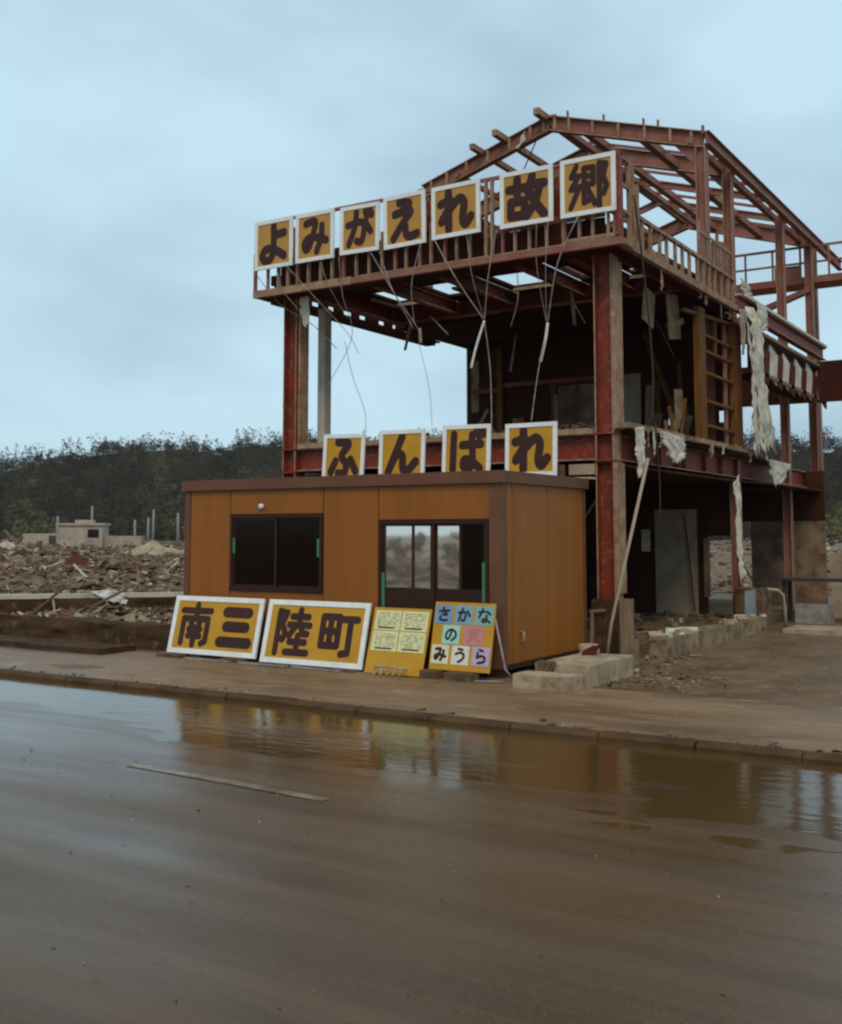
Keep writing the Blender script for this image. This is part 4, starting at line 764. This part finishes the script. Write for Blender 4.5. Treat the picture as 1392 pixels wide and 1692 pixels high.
# ------------------------------------------------------------------ signs leaning on the cabin front
def leaner(label, x0, x1, zb, zt, yb, yt, chars, rl=0.0):
    h = math.hypot(zt - zb, yt - yb); return sign(label, x0, x1, yb, zb, zb + h, chars, board='sign_ochre', lean=math.atan2(yt - yb, zt - zb), roll=rl, group='wide yellow signs leaning on the cabin', bw=0.075, pad=0.045)
leaner('wide yellow sign leaning on the cabin, left one of the pair, two dark kanji', -5.95, -4.19, 0.00, 0.845, -3.28, -3.08, ['nan', 'san'])
leaner('wide yellow sign leaning on the cabin, right one of the pair, town-name kanji', -4.09, -2.30, -0.03, 0.845, -3.30, -3.08, ['riku', 'machi'])
def panel_board(label, x0, x1, zb, zt, yb, yt, nm, rl=0.0):
    w = x1 - x0; h = math.hypot(zt - zb, yt - yb); e = empty(nm, ((x0 + x1) / 2, yb, zb), (-math.atan2(yt - yb, zt - zb), rl, 0), label, 'sign')
    MB().box(-w / 2, w / 2, 0, 0.02, 0, h).build('board', 'sign_ochre', e, local=True)
    for s in (-0.3, 0.3): MB().box(s * w - 0.02, s * w + 0.02, 0.021, 0.05, 0.03, h - 0.03).build('batten', 'grey_timber', e, local=True)
    return e, w, h
e, w, h = panel_board('yellow board with four pale printed flyers leaning on the cabin', -2.22, -1.31, -0.05, 0.80, -3.36, -3.10, 'flyer_board')
for i in range(2):
    for j in range(2):
        x0 = -w / 2 + 0.04 + i * (w - 0.05) / 2; z0 = h * 0.34 + j * h * 0.315; fw_, fh_ = (w - 0.09) / 2, h * 0.30
        f = MB().box(x0, x0 + fw_, -0.006, -0.0005, z0, z0 + fh_).build('flyer', 'flyer_paper', e, local=True)
        MB().box(x0 + fw_ * 0.1, x0 + fw_ * 0.92, -0.0085, -0.0065, z0 + fh_ * 0.14, z0 + fh_ * 0.90).build('print', 'printed_flyer', f, local=True)
        MB().box(x0 + fw_ * 0.18, x0 + fw_ * 0.82, -0.010, -0.009, z0 + fh_ * 0.09, z0 + fh_ * 0.16).build('print', 'sign_ink', f, local=True)
e, w, h = panel_board('orange board with coloured hiragana tiles leaning beside the cabin corner', -1.26, -0.36, 0.05, 0.905, -3.27, -3.08, 'tile_board')
tw, th = w * 0.285, h * 0.275
for row, cols in enumerate(([(0.02, 'tile_blue', 'sa'), (0.355, 'tile_sky', 'ka'), (0.69, 'tile_teal', 'na')], [(0.17, 'tile_aqua', 'no'), (0.52, 'tile_pink', 'blossom')], [(0.02, 'tile_cream', 'mi'), (0.355, 'tile_white', 'u'), (0.69, 'tile_lilac', 'ra')])):
    for fx, tm, ch in cols:
        x0 = -w / 2 + fx * w + 0.004; z0 = h - 0.035 - (row + 1) * h * 0.295 + 0.01; ww = tw * (1.15 if ch == 'blossom' else 1)
        t = MB().box(x0, x0 + ww, -0.006, -0.0005, z0, z0 + th).build('letter_tile', tm, e, local=True)
        mb = MB(); letter(mb, ch, x0 + ww * 0.12, z0 + th * 0.1, ww * 0.76, th * 0.8, -0.0065); mb.build('lettering', 'pink_ink' if ch == 'blossom' else 'sign_ink', t, local=True)
# things under and beside the leaning signs
for lab, x0, x1, y0, y1, z1, mm in (('low concrete block under the left end of the leaning signs', -6.05, -5.55, -3.42, -3.2, -0.012, 'dirty_concrete'), ('low concrete block under the middle of the left leaning sign', -4.75, -4.35, -3.42, -3.2, -0.012, 'dirty_concrete'),
                        ('low concrete block under the town-name sign, toward its left end', -3.75, -3.35, -3.44, -3.2, -0.04, 'dirty_concrete'), ('low concrete block under the right end of the town-name sign', -2.75, -2.35, -3.44, -3.2, -0.04, 'dirty_concrete'),
                        ('grey block between the flyer board and the tile board', -1.32, -1.06, -3.40, -3.18, 0.04, 'dirty_concrete'), ('brown block under the right half of the tile board', -0.95, -0.55, -3.40, -3.18, 0.04, 'dirty_concrete')):
    o = rough_block('support_block', x0, x1, y0, y1, G - 0.003, z1, mm, None, 0.006, 5, seed=x0); tag(o, lab, 'block', 'blocks under the leaning signs')
for i, (x, lab) in enumerate(((-4.95, 'white strip lying in front of the left leaning sign'), (-3.9, 'white strip lying between the two leaning signs'), (-2.95, 'white strip lying in front of the town-name sign'))):
    m = MB((x, -3.46, G)); M = Matrix.Translation((x, -3.48, G + 0.02)) @ Matrix.Rotation(random.uniform(-0.06, 0.06), 4, 'Z'); m.box(-0.42, 0.42, -0.02, 0.02, -0.012, 0.015, 0, M); m.box(-0.40, 0.44, 0.025, 0.05, -0.012, 0.006, 0, M)
    tag(m.build('metal_strip', 'grey_metal'), lab, 'strip', 'strips under the leaning signs')
m = MB((-0.2, -3.0, G)); m.tube([(-0.36, -3.11, 0.72), (-0.27, -3.12, 0.35), (-0.2, -3.15, 0.1), (-0.05, -3.2, -0.02), (-0.18, -3.35, -0.035), (-0.5, -3.42, -0.04)], 0.014, 6); tag(m.build('cord', 'wire'), 'pale cord hanging from the tile board to the ground', 'cord')
m = MB((-1.75, -3.47, G))
for i in range(5): m.tube([(-1.98 + i * 0.1, -3.42, 0.03 + 0.02 * (i % 2)), (-1.97 + i * 0.1, -3.47, -0.02), (-1.95 + i * 0.1, -3.52, G + 0.012)], 0.013, 5)
m.tube([(-2.02, -3.42, 0.04), (-1.8, -3.425, 0.06), (-1.5, -3.42, 0.03)], 0.014, 5); tag(m.build('wire_basket', 'wire'), 'tangle of pale wire at the foot of the flyer board', 'wire')

# ------------------------------------------------------------------ foreground pieces at the right
o = rough_block('concrete_step', 0.20, 0.92, -3.10, -1.66, G - 0.003, 0.20, 'concrete', None, 0.014, 12, seed=3); tag(o, 'long pale concrete slab lying beside the cabin corner', 'slab')
o = rough_block('concrete_step', 0.12, 0.86, -3.56, -3.16, G - 0.003, 0.11, 'concrete', None, 0.012, 10, seed=5); tag(o, 'short concrete block in front of the long slab', 'block')
m = MB((0.5, -3.13, 0.2)); 
for k in range(7): a = k * 0.9; m.bar((0.35 + 0.05 * math.cos(a), -3.13 + 0.03 * math.sin(a), 0.11), (0.36 + 0.11 * math.cos(a), -3.12 + 0.05 * math.sin(a), 0.23), 0.06, 0.05)
tag(m.build('dirt_clump', 'mud'), 'clump of brown dirt between the two concrete blocks', 'dirt')
e = empty('wooden_plank', (0.34, -0.45, G), (0, 0, 0), 'weathered grey plank standing upright at the foot of the red column', 'plank')
m = MB(e.location); m.box(0.25, 0.45, -0.47, -0.43, G, 0.86, 0, Matrix.Translation((0, 0, 0))); m.build('board', 'grey_timber', e); 
o = rough_block('plank_stub', 0.46, 0.52, -0.5, -0.44, G - 0.003, 0.30, 'grey_timber', None, 0.01, 4); tag(o, 'short splintered stake beside the grey plank', 'stake')
m = MB((0.13, -0.48, G)); m.tube([(0.05, -0.52, G), (0.13, -0.5, 0.5), (0.60, -0.15, 2.9)], 0.024, 8); tag(m.build('metal_pole', 'plaster'), 'thin pale pole leaning on the red column and upper beam', 'pole')
# lump and bent metal on the slab
m = MB((0.55, -2.0, 0.2)); m.tube([(0.30, -1.8, 0.215), (0.44, -1.83, 0.26), (0.52, -1.8, 0.33), (0.45, -1.72, 0.40)], 0.03, 7); m.bar((0.32, -1.95, 0.215), (0.5, -1.9, 0.235), 0.12, 0.04); m.bar((0.30, -1.86, 0.22), (0.44, -1.80, 0.30), 0.07, 0.05); tag(m.build('rusty_scrap', 'rusty_red'), 'rusty red scrap lying on the long concrete slab', 'scrap')
def bucket(x, y, z, r, h):
    m = MB((x, y, z)); n = 14; prof = [(r * 0.8, 0), (r, h), (r * 0.94, h), (r * 0.74, 0.03)]
    vv = [(x + a * math.cos(6.2832 * k / n), y + a * math.sin(6.2832 * k / n), z + b) for a, b in prof for k in range(n)]
    ff = [(j * n + k, j * n + (k + 1) % n, (j + 1) * n + (k + 1) % n, (j + 1) * n + k) for j in range(3) for k in range(n)] + [tuple(range(3 * n, 4 * n)), tuple(range(n))[::-1]]
    m.add(vv, ff, 0, None, True); return m.build('bucket', 'plaster')
tag(bucket(0.0, -1.0, G, 0.15, 0.30), 'dirty pale bucket standing behind the concrete slab', 'bucket')
m = MB((-0.25, -0.15, G)); m.bar((-0.33, -0.15, G), (-0.33, -0.12, 0.66), 0.05, 0.04); m.bar((-0.36, -0.13, 0.64), (-0.12, -0.13, 0.66), 0.04, 0.04); tag(m.build('broken_stand', 'grey_timber'), 'broken wooden stand beside the cabin back corner', 'stand')
# blue panel, stump, pipe, table at the far end of the plinth
m = MB((0.36, 5.5, 0.15)); m.box(0.40, 0.43, 5.28, 5.92, 0.2, 0.72); tag(m.build('blue_panel', 'blue_panel'), 'pale blue panel leaning at the far end of the plinth', 'panel')
o = rough_block('column_footing', -0.1, 0.45, 6.32, 7.0, G - 0.003, 0.72, 'dirty_concrete', None, 0.03, 7); tag(o, 'muddy concrete footing around the far right red column', 'footing')
m = MB((0.6, 6.9, G)); m.tube([(0.5, 6.5, 0.70), (0.62, 6.75, 0.68), (0.68, 6.95, 0.58), (0.7, 7.0, 0.3), (0.7, 7.02, G)], 0.035, 8); tag(m.build('bent_pipe', 'plaster'), 'bent pale pipe beside the far column footing', 'pipe')
e = empty('workbench', (0.9, 8.6, G), (0, 0, 0), 'dark workbench at the right behind the bent pipe', 'table')
for nm, b in (('table_top', (0.2, 1.8, 8.3, 9.0, 0.80, 0.86)), ('leg', (0.3, 0.38, 8.4, 8.48, G, 0.799)), ('leg', (1.6, 1.68, 8.4, 8.48, G, 0.799)), ('leg', (0.3, 0.38, 8.85, 8.93, G, 0.799)), ('leg', (1.6, 1.68, 8.85, 8.93, G, 0.799))): m = MB(e.location); m.box(*b); m.build(nm, 'dark_metal', e)
for lab, x0, x1, y0, y1, z1, mm in (('grey crate on the ground under the dark workbench', 0.6, 1.3, 8.2, 8.6, 0.32, 'grey_metal'), ('flat pale slab on the ground at the right edge', 1.0, 2.6, 5.6, 6.8, 0.02, 'concrete')):
    o = rough_block('concrete_slab' if 'slab' in lab else 'crate', x0, x1, y0, y1, G - 0.003, z1, mm, None, 0.008, 5); tag(o, lab, 'slab' if 'slab' in lab else 'crate')
o = rough_block('low_wall', 0.9, 4.5, 10.2, 10.5, G - 0.003, 1.35, 'plaster', None, 0.03, 8); tag(o, 'grey broken wall behind the workbench at the right edge', 'wall')

# ------------------------------------------------------------------ debris
PAL = [(0.34, 0.25, 0.175), (0.26, 0.185, 0.12), (0.18, 0.11, 0.07), (0.46, 0.38, 0.29), (0.30, 0.18, 0.10), (0.13, 0.08, 0.05), (0.55, 0.48, 0.40), (0.19, 0.075, 0.05), (0.28, 0.205, 0.14), (0.17, 0.15, 0.13), (0.36, 0.27, 0.17), (0.24, 0.16, 0.1), (0.2, 0.14, 0.09)]
def debris(name, label, n, place, size, seed, flat=0.5):
    rnd = random.Random(seed); mb = MB()
    for _ in range(n):
        x, y = place(rnd); s = size(x, y) * rnd.uniform(0.4, 1.5); kind = rnd.random()
        if kind < 0.45: dx, dy, dz = s * rnd.uniform(1.0, 2.6), s * rnd.uniform(0.08, 0.22), s * rnd.uniform(0.04, 0.12)
        elif kind < 0.75: dx, dy, dz = s * rnd.uniform(0.5, 1.2), s * rnd.uniform(0.4, 1.0), s * rnd.uniform(0.03, 0.09)
        else: dx, dy, dz = s * rnd.uniform(0.25, 0.6), s * rnd.uniform(0.2, 0.5), s * rnd.uniform(0.15, 0.4)
        M = Matrix.Translation((x, y, gz(x, y) + 0.3 * dz + rnd.random() ** 2 * s * flat)) @ Matrix.Rotation(rnd.uniform(0, 6.28), 4, 'Z') @ Matrix.Rotation(rnd.gauss(0, 0.3), 4, 'X') @ Matrix.Rotation(rnd.gauss(0, 0.28), 4, 'Y')
        c = rnd.choice(PAL); q = rnd.uniform(0.45, 1.0)
        k5 = rnd.random()
        if k5 < 0.025 and s > 0.12: dx *= 3.0; dy *= 1.3
        elif k5 < 0.04 and s > 0.12: dx *= 2.0; dy *= 2.6; dz *= 0.6; q *= 1.25
        k = rnd.uniform(0.75, 1.0)
        b0 = len(mb.v); mb.box(-dx / 2, dx / 2, -dy / 2, dy / 2, -dz / 2, dz / 2, 0, M, (c[0] * q, c[1] * q, c[2] * q))
        for i in range(b0, len(mb.v)): mb.v[i] = mb.v[i] + Vector((rnd.uniform(-1, 1), rnd.uniform(-1, 1), rnd.uniform(-1, 1))) * min(dy, dz) * 0.3
    return tag(mb.build(name, 'debris', None), label, 'debris', kind='stuff')
def far_place(r):
    a = r.uniform(-27, -5.5) if r.random() < 0.8 else r.uniform(-5, 27); d = 24 + 190 * r.random() ** 1.6
    if a > -6 and d < 34: d += 14
    return pol(a, d)
debris('debris_field', 'field of pale broken timber and rubble stretching to the hills', 19000, far_place, lambda x, y: 0.17 + 0.0040 * math.hypot(x - 6.4, y + 15.5), 11, 0.32)
def near_place(r): 
    x = r.uniform(-19, -6.9); y = r.uniform(-2.6, 6); return (x, y) if abs(0.739 * (x + 14.45) - 0.674 * (y - 3.08)) > 0.9 else (x + 1.6, y - 1.4)
debris('rubble', 'brown rubble and sticks heaped left of the cabin', 3200, near_place, lambda x, y: 0.17, 12, 0.45)
debris('gravel_heap', 'scatter of broken concrete bits on the ground by the slab', 420, lambda r: (r.gauss(1.25, 0.42), r.gauss(-2.0, 0.5)), lambda x, y: 0.05, 13, 0.25)
debris('loose_rubble', 'small rubble strewn around the foot of the red column', 260, lambda r: (r.uniform(-0.3, 0.9), r.uniform(-1.6, 1.2)), lambda x, y: 0.075, 14, 0.35)
debris('gutter_litter', 'twigs and mud bits lying along the kerb', 160, lambda r: (r.uniform(-9, 6), KY + 0.16 + abs(r.gauss(0, 0.12))), lambda x, y: 0.07, 15, 0.1)
debris('indoor_rubble', 'rubble lying on the ground floor inside the ruined building', 420, lambda r: (r.uniform(-5.8, 0.1), r.uniform(0.6, 6.6)), lambda x, y: 0.15, 16, 0.5).location.z = 0.16
fr = debris('floor_rubble', 'broken bits along the edge of the upper floor', 420, lambda r: ((r.uniform(-0.05, 0.22), r.uniform(0.4, 6.3)) if r.random() < 0.7 else (r.uniform(-6.0, -0.4), r.uniform(0.05, 0.4))), lambda x, y: 0.09, 17, 0.3)
fr.location.z = F2 + 0.12 - G
gr = debris('forecourt_grit', 'grit and small stones strewn over the forecourt and pavement', 900, lambda r: (r.uniform(-9, 8), r.uniform(KY + 0.2, -3.4)) if r.random() < 0.5 else (r.uniform(0.6, 7), r.uniform(-4, 6)), lambda x, y: 0.03, 18, 0.1)
rg = debris('road_grit', 'grit and small stones lying on the road', 700, lambda r: (r.uniform(-8, 9), r.uniform(-13.5, -8.6)), lambda x, y: 0.018, 19, 0.05); rg.location.z = RD - G + 0.004
# individual things on the debris field
def skew_wall(name, a, b, th, z0, z1, m, label, cat, amp=0.05, n=40):
    a, b = Vector(a), Vector(b); d = b - a; ln = d.length; c = (a + b) / 2
    o = rough_block(name, -ln / 2, ln / 2, -th / 2, th / 2, z0, z1, m, None, amp, n, org=(0, 0, 0)); o.location = (c.x, c.y, 0); o.rotation_euler = (0, 0, math.atan2(d.y, d.x)); return tag(o, label, cat)
skew_wall('low_wall', (-21.0, -4.08), (-9.6, 8.42), 0.3, G - 0.2, 0.24, 'dark_mud', 'long low muddy wall running left of the cabin', 'wall')
skew_wall('guard_rail', (-21.0, -4.08), (-9.6, 8.42), 0.24, 0.25, 0.36, 'pale_rail', 'pale horizontal rail along the top of the low muddy wall', 'rail', 0.012)
wv = Vector((0.674, 0.739, 0)); c0 = Vector((-14.45, 3.08, 0)) + Vector((0.12, -0.11, 0))
m2 = rag('cloth', [[c0 - wv * 0.6 + Vector((0, 0, 0.42)), c0 - wv * 0.3 + Vector((0, 0, 0.40)), c0 + wv * 0.05 + Vector((0, 0, 0.12))], [c0 + wv * 0.1 + Vector((0, 0, 0.44)), c0 + wv * 0.4 + Vector((0, 0, 0.38)), c0 + wv * 0.5 + Vector((0, 0, 0.05))]], 'white_paint', 8, 0.10, 3, None); tag(m2, 'crumpled white cloth hanging over the pale rail', 'cloth')
o = rough_block('retaining_wall', -22, -6.35, -2.75, -2.45, G - 0.05, 0.34, 'dark_mud', None, 0.09, 40, seed=2); tag(o, 'dark muddy retaining wall behind the pavement at the left', 'wall')
o = rough_block('concrete_slab', -16, -6.9, -3.75, -3.0, G - 0.003, 0.03, 'dark_mud', None, 0.02, 16, seed=8); tag(o, 'flat muddy slab edge lying at the back of the pavement, left', 'slab')
# crumpled red sheet in the debris
def mound(name, c, rx, ry, h, m, label, cat, seed):
    n = 16; mb = MB(c); vv = []
    for j in range(n + 1):
        for i in range(n + 1):
            u, v = i / n * 2 - 1, j / n * 2 - 1; k = max(0, 1 - max(abs(u), abs(v)) ** 1.6)
            q = Vector((u * rx, v * ry, 0)); q.z = h * k * (0.65 + 0.5 * noise.noise(q * 1.3 + Vector((seed, 0, 0)))) + 0.12 * h * noise.noise(q * 4 + Vector((0, seed, 0))); vv.append(Vector(c) + q)
    mb.add(vv, [(j * (n + 1) + i, j * (n + 1) + i + 1, (j + 1) * (n + 1) + i + 1, (j + 1) * (n + 1) + i) for j in range(n) for i in range(n)]); return tag(mb.build(name, m), label, cat)
mound('crumpled_sheet', (-37.5, 22.2, gz(-37.5, 22.2) - 0.05), 0.95, 1.1, 1.0, 'rusty_red', 'crumpled dark red metal sheet lying in the debris field', 'metal sheet', 4)
mound('earth_heap', (-37.5, 31.0, gz(-37.5, 31.0) - 0.05), 1.1, 1.3, 1.1, 'dark_mud', 'dark heap of earth in the debris right of the red sheet', 'heap', 7)
mound('tin_heap', (-58.0, 47.0, gz(-58, 47) - 0.05), 2.2, 2.6, 1.3, 'concrete', 'pale heap of broken boards below the white building', 'heap', 9)
# small white building far left
hx, hy = -107, 82.5; e = empty('white_house', (hx, hy, -0.3), (0, 0, R(40)), 'small flat-roofed white building standing in the debris field', 'building')
e.scale = (1.25, 1.25, 1.3)
for nm, mm, b in (('wall', 'house_white', (-2.6, 1.8, -2, 2, 0, 2.4)), ('roof', 'house_white', (-2.8, 2.0, -2.2, 2.2, 2.401, 2.62)), ('annex', 'house_white', (1.81, 5.6, -1.5, 1.5, 0, 1.35)), ('annex', 'house_white', (-6.2, -2.61, -1.6, 1.6, 0, 1.6)), ('window', 'dark_glass', (0.3, 1.4, -2.03, -1.98, 1.2, 2.0)), ('door', 'dark_metal', (-3.6, -2.9, -1.64, -1.59, 0, 1.4)), ('parapet', 'house_white', (-1.2, 0.6, -0.8, 0.8, 2.621, 2.95))): MB().box(*b).build(nm, mm, e, local=True)
# utility poles
PG = 'utility poles beyond the debris field'
for px, py, top, lab in ((-167.2, 135.4, 7.2, 'utility pole rising behind the small white building'), (-161.5, 141.6, 4.5, 'short pole, first to the right of the white building'), (-159.8, 143.5, 5.0, 'left pole of the close pair beside the cabin'), (-159.1, 144.2, 6.6, 'right pole of the close pair beside the cabin'), (-155.6, 147.75, 6.0, 'pole nearest the cabin left corner, far behind it'), (-172, 131, 5.2, 'short pole to the left of the white building')):
    e = empty('utility_pole', (px, py, -1), (0, random.uniform(-0.015, 0.015), 0), lab, 'pole', PG)
    MB().tube([(0, 0, 0), (0, 0, top + 1)], 0.30, 8, r2=0.22).build('shaft', 'pole_concrete', e, local=True)
    MB().box(-0.32, 0.32, -0.2, 0.2, top * 0.72 + 0.9, top * 0.72 + 1.15).build('band', 'pole_concrete', e, local=True)
# field behind the viewer, seen only as a reflection in the cabin door
debris('debris_bank', 'bank of pale rubble across the road', 1500, lambda r: (r.uniform(-25, 20), r.uniform(-60, -22)), lambda x, y: 1.1, 21, 1.3)

# ------------------------------------------------------------------ damp air
hz = bpy.data.materials.new('haze_air'); hz.use_nodes = True; t = hz.node_tree; t.nodes.clear()
pv = t.nodes.new('ShaderNodeVolumePrincipled'); pv.inputs['Color'].default_value = (0.93, 0.90, 0.88, 1); pv.inputs['Density'].default_value = 0.00016
ot = t.nodes.new('ShaderNodeOutputMaterial'); t.links.new(pv.outputs[0], ot.inputs['Volume']); MATS['haze_air'] = hz
MB().box(-2700, 2700, -800, 2800, -40, 75).build('haze', 'haze_air', None, kind='stuff')
